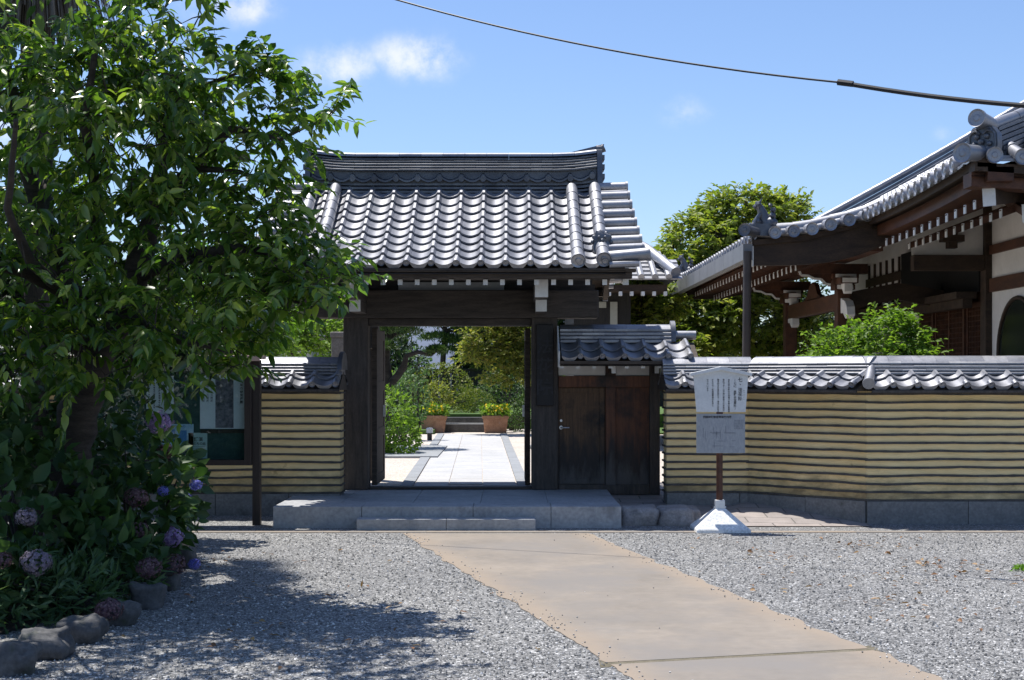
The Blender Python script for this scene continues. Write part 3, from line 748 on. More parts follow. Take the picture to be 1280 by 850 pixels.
# transverse arms at each post
for xc in (-1.85, .335):
    mb = MB(); mb.box(xc - .075, xc + .075, 15.92, 19.1, 2.535, 2.735); mb.box(xc - .0751, xc + .0751, 15.912, 15.93, 2.533, 2.737, 1)
    mb.build('bracket_arm', ['wood', 'white'], g, bevel=.004)
    mb = MB(); mb.box(xc - .058, xc + .072, 16.42, 17.2, 2.395, 2.53); mb.box(xc - .0585, xc + .0725, 16.412, 16.43, 2.393, 2.532, 1)
    mb.build('bracket_arm', ['wood', 'white'], g, bevel=.004)
for yy, zz in ((16.05, 2.80), (18.95, 2.80)):
    mb = MB(); mb.box(-2.58, 1.12, yy - .07, yy + .07, zz - .06, zz + .07); mb.build('eave_purlin', 'woodx', g, bevel=.004)
# door leaves, open inwards
for side, x0 in (('l', -1.765), ('r', .165)):
    mb = MB(); x1 = x0 + .065
    mb.box(x0 + .01, x1 - .01, 17.66, 18.70, .30, 2.19)
    mb.box(x0, x1, 17.62, 17.72, .26, 2.235); mb.box(x0, x1, 18.62, 18.75, .26, 2.235)
    for z in (.26, .85, 1.45, 2.1): mb.box(x0 + .002, x1 - .002, 17.721, 18.619, z, z + .12)
    lf = mb.build('door_leaf', 'board', g, bevel=.004)
    mb = MB(); ix = x1 if side == 'l' else x0 - .03
    mb.box(ix, ix + .03, 18.45, 18.5, 1.1, 1.25); mb.build('handle', 'silver', lf)
# --- roof
roofp = curve(4.03, 2.86, 1.94, .20)
PR = Prof(roofp)
def zroof(d): 
    t = abs(d) / 1.94; return 4.03 - 1.17 * (1.20 * t - .20 * t * t)
def gmap(sgn): return lambda u, d, z: (u, YR - sgn * d, z + .045 * max(0, abs(u - XC) - 1.2) ** 2)
# deck and eave boards
mb = MB()
for sgn in (1, -1):
    a = [(XC - 1.98, YR - sgn * q[0], q[1] - .05) for q in roofp]; b = [(XC + 1.98, YR - sgn * q[0], q[1] - .05) for q in roofp]
    a2 = [(p_[0], p_[1], p_[2] - .04) for p_ in a]; b2 = [(p_[0], p_[1], p_[2] - .04) for p_ in b]
    mb.grid([a, b]); mb.grid([a2, b2]); mb.grid([a, a2]); mb.grid([b, b2])
roof = mb.build('roof', 'board', g)
for sgn in (1, -1):
    mb = MB(); tile_field(mb, gmap(sgn), XC - 1.795, 13, .2762, PR, .14, PR.L - .01, 10)
    mb.build('tile_slope', 'tile', roof, auto=True)
for sgn in (1, -1):
    mb = MB()
    y0 = YR - sgn * 1.93; y1 = YR - sgn * 1.84
    mb.box(XC - 2.10, XC + 2.10, min(y0, y1), max(y0, y1), 2.795, 2.835)
    y0 = YR - sgn * 1.90; y1 = YR - sgn * 1.76
    mb.box(XC - 2.06, XC + 2.06, min(y0, y1), max(y0, y1), 2.728, 2.793)
    mb.build('eave_board', 'board', roof, bevel=.004)
rz0, rz1 = zroof(.1) - .20, 2.69
xr = XC - 1.87
while xr < XC + 1.9:
    for sgn in (1, -1):
        mb = MB(); mb.bar((xr, YR - sgn * 1.80, rz1), (xr, YR - sgn * .02, rz1 + 1.80 * .56), .05, .058, mi=0, endm=1)
        q = Vector((xr, YR - sgn * 1.806, rz1)); mb.box(xr - .026, xr + .026, q.y - .006, q.y + .006, rz1 - .032, rz1 + .03, 1)
        mb.build('rafter', ['wood', 'white'], roof)
    xr += .191
# verge boards at the gable ends
for sx in (-1, 1):
    for sgn in (1, -1):
        mb = MB(); x0 = XC + sx * 2.00; pts = []
        n = 14; up = []; lo = []
        for i in range(n + 1):
            d = 1.72 * i / n; z = zroof(d) - .10; up.append((YR - sgn * d, z)); lo.append((YR - sgn * d, z - .17 - .03 * (i / n)))
        poly = up + lo[::-1]
        xa, xb = (x0 - .03, x0 + .03)
        mb.grid([[(xa, *q) for q in up], [(xb, *q) for q in up]]); mb.grid([[(xa, *q) for q in lo], [(xb, *q) for q in lo]])
        mb.grid([[(xa, *q) for q in up], [(xa, *q) for q in lo]]); mb.grid([[(xb, *q) for q in up], [(xb, *q) for q in lo]])
        e = up[-1]; f = lo[-1]
        mb.box(xa - .004, xb + .004, min(e[0], e[0] - sgn * .012), max(e[0], e[0] - sgn * .012), f[1] - .006, e[1] + .004, 1)
        mb.build('verge_board', ['board', 'white'], roof)
# verge: descending rolls, sideways rolls
for sx in (-1, 1):
    for sgn in (1, -1):
        mp = gmap(sgn)
        for off, r in ((1.455, .072), (1.74, .075)):
            s_a = .22; s_b = PR.L - (.02 if off < 1.6 else .03); mb = MB(); n = 9
            for i in range(n):
                a = s_a + (s_b - s_a) * i / n; b = s_a + (s_b - s_a) * (i + 1) / n
                q0 = PR.at(a, .062); q1 = PR.at(b + .01, .066); mb.cv = rnd.random() * .6 + .2
                mb.tube([mp(XC + sx * off, q0.x, q0.y), mp(XC + sx * off, q1.x, q1.y)], [r - .002, r + .002], 16)
            q0 = PR.at(s_b - .02, .066); q1 = PR.at(s_b + .035, .066)
            mb.disc(mp(XC + sx * off, q0.x, q0.y), mp(XC + sx * off, q1.x, q1.y), r + .011, 20)
            mb.build('descending_roll', 'tile', roof, auto=True)
        # sideways verge tiles
        n = 9
        for i in range(n):
            s = .20 + (PR.L - .30) * i / (n - 1); q = PR.at(s, .045); r = .058
            mb = MB(); mb.cv = rnd.random()
            a = Vector(mp(XC + sx * 1.78, q.x, q.y)); b = Vector(mp(XC + sx * (2.12 + .01 * i), q.x, q.y - .015))
            if i == n - 1:
                b = b + Vector((sx * .03, -sgn * .06, .02)); r = .07
            mb.tube([a, a.lerp(b, .5), b], [r, r, r * 1.02], 14)
            d = (b - a).normalized(); mb.disc(b, b + d * .03, r + .01, 16)
            e = Vector(mp(XC + sx * 1.8, q.x + .11, q.y - .09)); f = Vector(mp(XC + sx * 2.13, q.x + .11, q.y - .10))
            mb.tube([e, f], .035, 8)
            mb.build('verge_tile', 'tile', roof, auto=True)
        # goblin tile on the outer roll
        s = PR.L - .48; q = PR.at(s, .10); c = Vector(mp(XC + sx * 1.74, q.x, q.y))
        mb = MB()
        mb.tube([c + Vector((0, -sgn * .02, -.10)), c + Vector((0, -sgn * .10, -.085))], [.115, .10], 18)
        mb.sphere(c + Vector((0, -sgn * .05, .02)), .085, 14, 10, jit=.35, seed=3, sc=(1.15, .7, 1))
        for k in range(7):
            a = math.pi * k / 6; mb.sphere(c + Vector((.10 * math.cos(a), -sgn * .04, -.02 + .11 * math.sin(a))), .028, 8, 6)
        for ex in (-.035, .035): mb.sphere(c + Vector((ex, -sgn * .11, .03)), .018, 8, 6)
        mb.sphere(c + Vector((0, -sgn * .12, -.01)), .022, 8, 6); mb.box(c.x - .04, c.x + .04, c.y - sgn * .11 - .015, c.y - sgn * .11 + .015, c.z - .06, c.z - .045)
        mb.build('goblin_tile', 'tiled', roof, auto=True)
# ridge
mb = MB()
def rmap(u, d, z):
    e = max(0, abs(u - XC) - 1.25); return (u, YR - d, z + .16 * e * e)
RU0, RU1 = XC - 1.77, XC + 1.77
for s in (1, -1):
    for (h0, h1, z0, z1) in ((.20, .20, 3.90, 3.935), (.185, .185, 3.945, 3.985), (.17, .17, 3.995, 4.03)):
        n = 20
        for i in range(n):
            a = RU0 + (RU1 - RU0) * i / n; b = RU0 + (RU1 - RU0) * (i + 1) / n; mb.cv = rnd.random()
            mb.hexa([rmap(a, 0, z0), rmap(b, 0, z0), rmap(b, s * h0, z0), rmap(a, s * h0, z0)], [rmap(a, 0, z1), rmap(b, 0, z1), rmap(b, s * h1, z1 - .01), rmap(a, s * h1, z1 - .01)])
        mb.cv = .5
    # decorative wave course
    n = 13; pit = (RU1 - RU0 - .04) / n
    for i in range(n):
        mb.cv = rnd.random()
        t0 = []; t1 = []; t2 = []
        for k in range(11):
            u = k / 10; uu = RU0 + .02 + (i + u) * pit; h = tprof(u) * 1.15
            t0.append(rmap(uu, s * .12, 4.105 + h)); t1.append(rmap(uu, s * .215, 4.07 + h)); t2.append(rmap(uu, s * .215, 4.048 + h))
        mb.grid([t0, t1]); mb.grid([t1, t2])
        uc = RU0 + .02 + (i + .85) * pit
        mb.tube([rmap(uc, s * .13, 4.075), rmap(uc, s * .225, 4.068)], .036, 12)
n = 24
for i in range(n):
    a = RU0 + (RU1 - RU0) * i / n; b = RU0 + (RU1 - RU0) * (i + 1) / n
    mb.hexa([rmap(a, -.15, 4.0), rmap(b, -.15, 4.0), rmap(b, .15, 4.0), rmap(a, .15, 4.0)], [rmap(a, -.15, 4.17), rmap(b, -.15, 4.17), rmap(b, .15, 4.17), rmap(a, .15, 4.17)])
mb.cv = .5
ztop = ridge_stack(mb, rmap, RU0, RU1, 4.17, .205, 5, .27, .062, step=.017, hl=.036)
mb.build('ridge', 'tiled', roof, auto=True)
mb = MB()
n = 13
for i in range(n):
    a = RU0 + (RU1 - RU0) * i / n + .002; b = RU0 + (RU1 - RU0) * (i + 1) / n - .002; mb.cv = rnd.random()
    ra = []; rb = []
    for k in range(11):
        t = math.pi * k / 10; y = -.135 * math.cos(t); z = ztop - .052 + .060 * math.sin(t) ** .6
        ra.append(rmap(a, y, z)); rb.append(rmap(b, y, z))
    mb.grid([ra, rb]); mb.add(ra, [tuple(range(11))]); mb.add(rb, [tuple(range(11))[::-1]])
mb.build('ridge_cap', 'tile', roof, auto=True)
for sx in (-1, 1):   # end ornament: plate with a rising tip
    mb = MB(); x0 = XC + sx * 1.775; x1 = XC + sx * 1.84
    poly = [(YR - .24, 3.86), (YR - .20, 4.10), (YR - .17, 4.32), (YR - .13, 4.44), (YR, 4.47), (YR + .13, 4.44), (YR + .17, 4.32), (YR + .20, 4.10), (YR + .24, 3.86)]
    mb.prism(poly, 'x', min(x0, x1), max(x0, x1))
    for k, z in enumerate((3.95, 4.08, 4.2, 4.32)): mb.box(min(x1, x1 + sx * .03), max(x1, x1 + sx * .03), YR - .19 + k * .02, YR + .19 - k * .02, z, z + .06)
    mb.tube([(x0, YR, 4.47), (x1, YR, 4.475), (x1 + sx * .03, YR, 4.49)], [.05, .05, .055], 14)
    mb.hexa([(XC + sx * 1.35, YR - .06, 4.38), (XC + sx * 1.35, YR + .06, 4.38), (XC + sx * 1.86, YR + .04, 4.44), (XC + sx * 1.86, YR - .04, 4.44)],
            [(XC + sx * 1.35, YR - .05, 4.40), (XC + sx * 1.35, YR + .05, 4.40), (XC + sx * 1.87, YR + .03, 4.53), (XC + sx * 1.87, YR - .03, 4.53)])
    mb.build('ridge_end_tile', 'tiled', roof, auto=True)

# name board on the right post
nb = thing('name_board', (.40, 17.22, 1.3), 'blackened vertical wooden name board hung on the right gate post', 'sign')
mb = MB(); mb.box(.30, .51, 17.195, 17.235, 1.27, 2.27); mb.build('board', 'plate', nb, bevel=.008)
mb = MB(); mb.vtext('法花院', .405, 2.12, 17.192, .22, step=1.15); mb.build('lettering', 'ink', nb)

# ============================================================ SIDE GATE
sg = thing('side_gate', (1.2, 17.4, .18), 'low wooden side door bay under its own small tiled roof, right of the main gate', 'gate')
YS = 17.32
def sx_(px): return X(px, YS)
def sz_(py): return Z(py, YS)
for a, b in ((694, 698), (757, 770), (812, 825)):
    mb = MB(); mb.box(sx_(a), sx_(b), YS - (0 if a != 757 else -.005), YS + .14, .17, 1.79); mb.build('post', 'red' if a == 757 else 'wood', sg, bevel=.006)
mb = MB(); mb.box(sx_(698) + .002, sx_(812) - .002, YS - .012, YS + .14, sz_(484), sz_(470)); mb.build('lintel', 'red', sg, bevel=.005)
mb = MB(); mb.box(sx_(698) + .002, sx_(812) - .002, YS - .006, YS + .14, .17, sz_(606)); mb.build('sill', 'wood', sg, bevel=.005)
for a, b in ((698, 757), (770, 812)):
    mb = MB(); mb.box(sx_(a) + .003, sx_(b) - .003, YS + .03, YS + .07, sz_(469), sz_(456)); mb.build('plaster_panel', 'plaster', sg)
mb = MB(); mb.box(sx_(694), sx_(825), YS + .01, YS + .15, sz_(455), sz_(447)); mb.build('wall_plate', 'woodx', sg, bevel=.004)
d = MB(); d.box(sx_(697), sx_(757.5), YS + .05, YS + .09, sz_(607), sz_(483))
for a, b in ((699, 704), (750, 756)): d.box(sx_(a), sx_(b), YS + .035, YS + .0495, sz_(605), sz_(485))
for a, b in ((485, 491), (598, 605)): d.box(sx_(704) + .001, sx_(750) - .001, YS + .036, YS + .0495, sz_(b), sz_(a))
dr = d.build('door', 'door', sg, bevel=.003)
mb = MB(); c = Vector((sx_(701.5), YS + .03, sz_(534.5))); mb.tube([c, c + Vector((0, -.012, 0))], .024, 14); mb.tube([c + Vector((0, -.01, 0)), c + Vector((0, -.05, 0)), c + Vector((.02, -.055, 0)), c + Vector((.10, -.05, 0))], .009, 8)
mb.tube([c + Vector((0, .0, .085)), c + Vector((0, -.012, .085))], .016, 12)
mb.build('handle', 'silver', dr, smooth=True)
d = MB(); d.box(sx_(769.5), sx_(812.5), YS + .05, YS + .08, sz_(607), sz_(483))
for a, b in ((770, 773), (809, 812)): d.box(sx_(a) + .003, sx_(b) - .003, YS + .035, YS + .0495, sz_(605), sz_(485))
d.build('fixed_panel', 'red', sg, bevel=.003)
# roof of the side gate
SP = Prof([(0, 2.10), (.15, 2.045), (.40, 1.935), (.68, 1.835)])
SYR = 17.36
def smap(sgn): return lambda u, dd, z: (u, SYR - sgn * dd, z)
mb = MB()
for sgn in (1, -1):
    a = [(sx_(698), SYR - sgn * dd, z - .05) for dd, z in SP.p]; b = [(X(873, 16.9), SYR - sgn * dd, z - .05) for dd, z in SP.p]
    mb.grid([a, b]); mb.grid([[(q[0], q[1], q[2] - .03) for q in a], [(q[0], q[1], q[2] - .03) for q in b]])
    yy = SYR - sgn * .66; mb.box(sx_(698), X(873, 16.9), yy - .03, yy + .03, 1.775, 1.815)
sr = mb.build('roof', 'board', sg)
for sgn in (1, -1):
    mb = MB(); tile_field(mb, smap(sgn), sx_(698) + .02, 6, .262, SP, .14, SP.L - .01, 2); mb.build('tile_slope', 'tile', sr, auto=True)
for k in range(9):
    px = 702 + k * 20.3; xx = X(px, 16.75)
    for sgn in (1, -1):
        mb = MB(); mb.bar((xx, SYR - sgn * .62, 1.755), (xx, SYR - sgn * .02, 2.03), .045, .045)
        yy = SYR - sgn * .622; mb.box(xx - .024, xx + .024, yy - .006, yy + .006, 1.728, 1.782, 1); mb.build('rafter', ['wood', 'white'], sr)
for px in (767, 821):
    mb = MB(); xx = X(px, 16.95); mb.box(xx - .025, xx + .025, 16.95, 17.3, 1.67, 1.76); mb.box(xx - .0255, xx + .0255, 16.943, 16.957, 1.668, 1.762, 1); mb.build('bracket_arm', ['wood', 'white'], sg)
mb = MB()
ridge_stack(mb, lambda u, dd, z: (u, SYR - dd, z), sx_(700), X(838, 17.3), 2.045, .175, 4, .28, .055, step=.022, hl=.046)
mb.build('ridge', 'tile', sr, auto=True)
mb = MB(); x0 = X(838, 17.3)
mb.prism([(SYR - .15, 2.06), (SYR - .13, 2.2), (SYR - .07, 2.29), (SYR, 2.32), (SYR + .07, 2.29), (SYR + .13, 2.2), (SYR + .15, 2.06)], 'x', x0, x0 + .06)
mb.build('ridge_end_tile', 'tiled', sr, auto=True)
mb = MB(); mb.tube([(x0 + .06, SYR, 2.14), (x0 + .32, SYR, 2.14)], .055, 14); mb.build('ridge_roll', 'tile', sr, auto=True)
mb = MB(); mb.prism([(16.72, 1.74), (16.70, 1.93), (17.0, 2.08), (17.2, 2.25), (17.24, 2.25), (17.24, 1.98), (16.95, 1.74)], 'x', sx_(696), sx_(698) - .002); mb.build('verge_board', 'white', sr)

# ============================================================ WALLS
def earth_wall(th, p0, p1, start_cap=True, end_cap=True, zg=0, e0=0.0, e1=0.0, pl=None):
    """p0,p1: ends of the front face; e0/e1: how far roof parts reach past the ends"""
    p0 = Vector(p0); p1 = Vector(p1); dv = p1 - p0; Lw = dv.length; ux = dv / Lw; nv = Vector((ux.y, -ux.x))   # outward to the camera side
    if nv.y > 0: nv = -nv
    C0 = p0 - nv * .17
    def mp(u, dd, z): q = C0 + ux * u + nv * dd; return (q.x, q.y, z)
    mb = MB()
    for s in (1, -1):
        rows = []
        for k in range(15):
            z = .25 + k * .0905; rows.append([mp(Lw * i / 24, s * (.17 + .004 * mnoise.noise(Vector((i * .9, k * .7, p0.x)))), z) for i in range(25)])
        mb.grid(rows)
    mb.grid([[mp(0, -.17, .25), mp(0, .17, .25)], [mp(0, -.17, 1.55), mp(0, .17, 1.55)]]); mb.grid([[mp(Lw, -.17, .25), mp(Lw, .17, .25)], [mp(Lw, -.17, 1.55), mp(Lw, .17, 1.55)]])
    mb.grid([[mp(0, -.17, 1.55), mp(0, .17, 1.55)], [mp(Lw, -.17, 1.55), mp(Lw, .17, 1.55)]])
    mb.build('wall_body', 'ochre', th)
    mb = MB()
    for k in range(14):
        z = .262 + k * .0905; u = -.012
        while u < Lw + .01:
            w = min(rnd.uniform(.24, .32), Lw + .012 - u)
            if w < .01: break
            for s in (1, -1):
                n = 4; ra = []; rb = []; rc = []; rd = []
                for i in range(n + 1):
                    uu = u + w * i / n; wz = .010 * mnoise.noise(Vector((uu * 2.3 + p0.x, k * 3.1, 0))) + .0025 * mnoise.noise(Vector((uu * 17, k, 5))); o = .188 + .004 * mnoise.noise(Vector((uu * 9, k * 2, s)))
                    tk = .0125 + .003 * mnoise.noise(Vector((uu * 12, k, 9)))
                    ra.append(mp(uu, s * .16, z + wz + tk)); rb.append(mp(uu, s * o, z + wz + tk)); rc.append(mp(uu, s * o, z + wz - tk)); rd.append(mp(uu, s * .16, z + wz - tk))
                mb.grid([ra, rb, rc, rd])
                mb.add([ra[0], rb[0], rc[0], rd[0]], [(0, 1, 2, 3)]); mb.add([ra[-1], rb[-1], rc[-1], rd[-1]], [(3, 2, 1, 0)])
            u += w
        for e, uu in ((start_cap, -.012), (end_cap, Lw + .012)):
            if e:
                mb.hexa([mp(uu - .008, -.18, z - .009), mp(uu + .008, -.18, z - .009), mp(uu + .008, .18, z - .009), mp(uu - .008, .18, z - .009)],
                        [mp(uu - .008, -.18, z + .009), mp(uu + .008, -.18, z + .009), mp(uu + .008, .18, z + .009), mp(uu - .008, .18, z + .009)])
    mb.build('tile_course', 'strip', th)
    mb = MB(); u = 0; seg = pl or .86
    while u < Lw - .01:
        w = min(seg, Lw - u); h = .25 + rnd.uniform(-.003, .003)
        mb.hexa([mp(u + .003, -.2, -.1), mp(u + w - .003, -.2, -.1), mp(u + w - .003, .2, -.1), mp(u + .003, .2, -.1)],
                [mp(u + .003, -.2, h), mp(u + w - .003, -.2, h), mp(u + w - .003, .2, h), mp(u + .003, .2, h)]); u += w
    mb.build('plinth', 'plinth', th, bevel=.004)
    # roof
    wp = Prof([(0, 1.74), (.15, 1.655), (.43, 1.508)])
    a, b = -e0, Lw + e1; n = max(1, round((b - a) / .27)); pit = (b - a) / n
    for s in (1, -1):
        mb = MB()
        tile_field(mb, (lambda s_: (lambda u, dd, z: mp(u, s_ * dd, z)))(s), a, n, pit, wp, .12, wp.L - .01, 2, mirror=False)
        mb.build('tile_slope', 'tile', th, auto=True)
    mb = MB()
    rows = []
    for dd, z in ((-.43, 1.475), (-.12, 1.63), (0, 1.69), (.12, 1.63), (.43, 1.475)): rows.append([mp(a, dd, z), mp(b, dd, z)])
    mb.grid(rows)
    mb.grid([[mp(a, -.43, 1.47), mp(b, -.43, 1.47)], [mp(a, .43, 1.47), mp(b, .43, 1.47)]])
    for s in (1, -1):
        mb.hexa([mp(a, s * .40, 1.455), mp(b, s * .40, 1.455), mp(b, s * .43, 1.455), mp(a, s * .43, 1.455)], [mp(a, s * .40, 1.48), mp(b, s * .40, 1.48), mp(b, s * .43, 1.48), mp(a, s * .43, 1.48)])
    for uu in (a, b): mb.add([mp(uu, -.43, 1.47), mp(uu, .43, 1.47), mp(uu, .43, 1.475), mp(uu, 0, 1.69), mp(uu, -.43, 1.475)], [(0, 1, 2, 3, 4)])
    mb.build('eave_board', 'wood', th)
    mb = MB()
    ridge_stack(mb, mp, a, b, 1.655, .190, 4, .27, .075, step=.016, hl=.036)
    mb.build('ridge', 'tile', th, auto=True)
    return mp, a, b
lw = thing('earthen_wall', (-5, 16.6, 0), 'ochre striped earthen wall with a tiled top, left of the gate behind the notice board', 'wall', 'ochre striped walls')
mpl, a, b = earth_wall(lw, (-9.5, 16.45), (-2.02, 16.45), e1=.02)
mb = MB(); mb.prism([(16.30, 1.71), (16.33, 1.80), (16.48, 1.90), (16.62, 1.925), (16.76, 1.90), (16.91, 1.80), (16.94, 1.71)], 'x', -2.035, -1.985); mb.build('ridge_end_tile', 'tiled', lw, auto=True)
rw = thing('earthen_wall', (4, 16, 0), 'ochre striped earthen wall with a tiled top, bending forward at the right of the gate', 'wall', 'ochre striped walls')
earth_wall(rw, (1.83, 16.57), (2.79, 16.57), e0=.04, e1=.06)
earth_wall(rw, (2.79, 16.57), (3.92, 15.49), start_cap=False, end_cap=False, e0=.0, e1=.02, pl=.80)
mpr, a, b = earth_wall(rw, (3.92, 15.49), (9.5, 15.49), start_cap=False, pl=1.12, e0=0, e1=0)
mb = MB()   # roll covering the bend
mb.tube([(3.99, 15.55, 1.73), (3.90, 15.30, 1.585), (3.885, 15.255, 1.565)], [.05, .055, .058], 14)
mb.tube([(3.885, 15.255, 1.565), (3.88, 15.23, 1.555)], [.066, .066], 16); mb.build('corner_roll', 'tile', rw, auto=True)

# ============================================================ SIGN
sgn_ = thing('information_sign', (2.206, 14.85, 0), 'white sign board with vertical writing over a grey panel, on a white pyramid foot', 'sign')
sx0 = 2.206; SY = 14.85
mb = MB()
def ring(h, z): return [(sx0 - h, SY - h, z), (sx0 + h, SY - h, z), (sx0 + h, SY + h, z), (sx0 - h, SY + h, z)]
mb.hexa(ring(.285, 0), ring(.28, .035)); mb.hexa(ring(.2799, .035), ring(.055, .235)); mb.build('foot', 'whitec', sgn_, bevel=.006)
mb = MB(); mb.box(sx0 - .055, sx0 + .045, SY - .05, SY + .05, .235, .325); mb.tube([(sx0 - .07, SY - .03, .25), (sx0 + .06, SY - .03, .25)], .010, 8); mb.build('socket', 'white', sgn_, bevel=.003)
mb = MB(); mb.tube([(sx0 - .005, SY, .30), (sx0 - .005, SY, 1.66)], .034, 14); mb.build('post', 'rust', sgn_, auto=True)
yb = SY - .06
mb = MB(); mb.prism([(sx0 - .292, 1.66), (sx0 - .255, 1.257), (sx0 + .262, 1.257), (sx0 + .292, 1.66), (sx0, 1.715)], 'y', yb, yb + .028)
bd = mb.build('board', 'signw', sgn_, bevel=.003)
mb = MB()
for s in (-1, 1):
    mb.prism([(sx0, 1.70), (sx0 + s * .325, 1.636), (sx0 + s * .325, 1.668), (sx0, 1.738)], 'y', yb - .035, yb + .065)
mb.build('cap', 'signw', bd, bevel=.002)
mb = MB(); yt = yb - .002
mb.vtext('七、', sx0 + .205, 1.625, yt, .052, 0, .95); mb.vtext('法花院', sx0 + .205, 1.515, yt, .046, 0, 1.0)
mb.vtext('ほっけいん', sx0 + .245, 1.49, yt, .012, 0, 1.9)
mb.vtext('（七に　高野谷宝蔵院）', sx0 + .15, 1.605, yt, .030, 0, .98)
for i, (tx, l) in enumerate((('当院は平安時代の創建で本尊は聖観音', .085), ('菩薩です。江戸期に再建され本堂は二', .03), ('間半四方の宝形造りで、境内には松が', -.028), ('植えられ、新西国霊場の札所と', -.085))):
    mb.vtext(tx, sx0 + l, 1.608, yt, .0205, 0, 1.02)
mb.vtext('なっています', sx0 - .14, 1.608, yt, .0205, 0, 1.1)
mb.build('lettering', 'ink', bd)
mb = MB(); mb.box(sx0 - .257, sx0 + .257, yb, yb + .024, .823, 1.238); pn = mb.build('lower_panel', 'signg', sgn_, bevel=.004)
mb = MB(); mb.htext('西国寺町観音霊場案内図', sx0 - .19, 1.205, yt, .028, 0, .98)
mb.build('lettering', 'ink', pn)
mb = MB()
lr = random.Random(3)
for k in range(6): mb.vtext(''.join(lr.choice('寺院町川橋東西南北山門堂') for _ in range(6)), sx0 + .232 - k * .017, 1.175, yt, .012, 0, 1.4)
for k in range(16):   # map lines, worn
    xx = sx0 + lr.uniform(-.2, .12); zz = lr.uniform(.88, 1.15); l = lr.uniform(.03, .12)
    if k % 2: mb.box(xx, xx + l, yt, yb - .0005, zz, zz + .003)
    else: mb.box(xx, xx + .003, yt, yb - .0005, zz - l, zz)
mb.build('map_lines', 'inkg', pn)
mb = MB(); mb.box(sx0 - .03, sx0 + .022, yb - .003, yb + .03, 1.2385, 1.2565); mb.build('bracket', 'rust', sgn_)

# ============================================================ NOTICE BOARD
nbd = thing('notice_board', (-3.8, 15.4, 0), 'dark brown glazed notice board with a pinkish copper top, in front of the left wall', 'notice board')
for xx in (-2.85, -4.95):
    mb = MB(); mb.box(xx, xx + .085, 15.36, 15.46, -.05, 1.815); mb.build('post', 'frame', nbd, bevel=.004)
mb = MB(); mb.box(-5.0, -2.74, 15.22, 15.60, 1.822, 1.862); mb.box(-5.0, -2.74, 15.215, 15.222, 1.80, 1.861); mb.build('top', 'copper', nbd, bevel=.003)
XA, XB = -4.865, -2.852; ZA, ZB = .66, 1.82
mb = MB()
mb.box(XA, XA + .06, 15.30, 15.48, ZA, ZB); mb.box(XB - .075, XB, 15.30, 15.48, ZA, ZB)
mb.box(XA + .06, XB - .075, 15.30, 15.48, ZA, ZA + .06); mb.box(XA + .06, XB - .075, 15.30, 15.48, ZB - .02, ZB)
mb.build('frame', 'frame', nbd, bevel=.003)
mb = MB(); mb.box(XA + .06, XB - .075, 15.45, 15.47, ZA + .06, ZB - .02); mb.build('backboard', 'felt', nbd)
mb = MB(); mb.box(XA + .061, XB - .076, 15.36, 15.449, ZB - .13, ZB - .021); mb.build('header_strip', 'cream', nbd)
mb = MB(); mb.box(-3.085, -3.02, 15.35, 15.3595, ZB - .095, ZB - .03); mb.build('label_plate', 'frame', nbd)
mb = MB(); mb.box(XA + .06, XB - .075, 15.318, 15.322, ZA + .06, ZB - .13); mb.build('pane', 'glass', nbd)
def poster(name, px0, px1, py0, py1, mat, label, marks):
    Y0 = 15.44; o = thing(name, (X((px0 + px1) / 2, Y0), Y0, Z(py1, Y0)), label, 'poster', 'sheets pinned in the notice board')
    mb = MB(); x0, x1, z0, z1 = X(px0, Y0), X(px1, Y0), Z(py1, Y0), Z(py0, Y0); mb.box(x0, x1, Y0, Y0 + .004, z0, z1); mb.build('sheet', mat, o)
    marks(o, x0, x1, z0, z1, Y0 - .0015)
def mA(o, x0, x1, z0, z1, y):
    mb = MB(); lr = random.Random(5); w = x1 - x0
    for k, l in enumerate((.030, .022, .024, .022, .020)):
        n = int((z1 - z0 - .05) / (l * 1.1)); mb.vtext('お知らせ七月行事予定法要写経会座禅会午前十時より本堂'[k * 4:k * 4 + n], x1 - w * (.14 + .19 * k), z1 - .02, y, l, 0, 1.1)
    mb.build('lettering', 'ink', o)
def mB(o, x0, x1, z0, z1, y):
    mb = MB(); mb.htext('奈良の夏まつり', x0 + .03, z1 - .03, y, .04, 0, 1.05); mb.box(x0 + .12, x0 + .20, y, y + .001, z0 + .06, z1 - .06); mb.box(x0 + .24, x0 + .33, y, y + .001, z0 + .05, z1 - .07)
    mb.htext('会場案内', x0 + .05, z0 + .025, y, .025, 0, 1.1); mb.build('print', 'blue', o)
def mC(o, x0, x1, z0, z1, y):
    mb = MB(); mb.htext('講演', x0 + .06, z1 - .07, y, .05); mb.htext('いのちの話', x0 + .02, z1 - .12, y, .034)
    for k in range(7): mb.box(x0 + .02, x1 - .02, y, y + .001, z0 + .02 + k * .018, z0 + .023 + k * .018)
    mb.build('lettering', 'ink', o)
def mD(o, x0, x1, z0, z1, y):
    mb = MB(); mb.box(x0 + .17, x0 + .37, y, y + .001, z0 + .01, z1 - .05); mb.build('picture', 'photo', o)
    mb = MB()
    for k in range(3): mb.vtext('西国三十三所展', x0 + .04 + k * .045, z1 - .08, y, .03, 0, 1.1)
    mb.vtext('秋の特別拝観', x1 - .05, z1 - .10, y, .034, 0, 1.1); mb.build('lettering', 'ink', o)
poster('poster', 183, 217, 470, 517, 'paper', 'white sheet with five columns of handwritten characters, left in the notice board', mA)
poster('poster', 196, 242, 530, 559, 'paperb', 'light blue printed flyer low in the notice board', mB)
poster('poster', 235.5, 259, 541, 573, 'paperg', 'pale green flyer with black title at the bottom of the notice board', mC)
poster('poster', 250, 307.5, 468, 536, 'paper', 'large white poster with a dark picture, at the right of the notice board', mD)
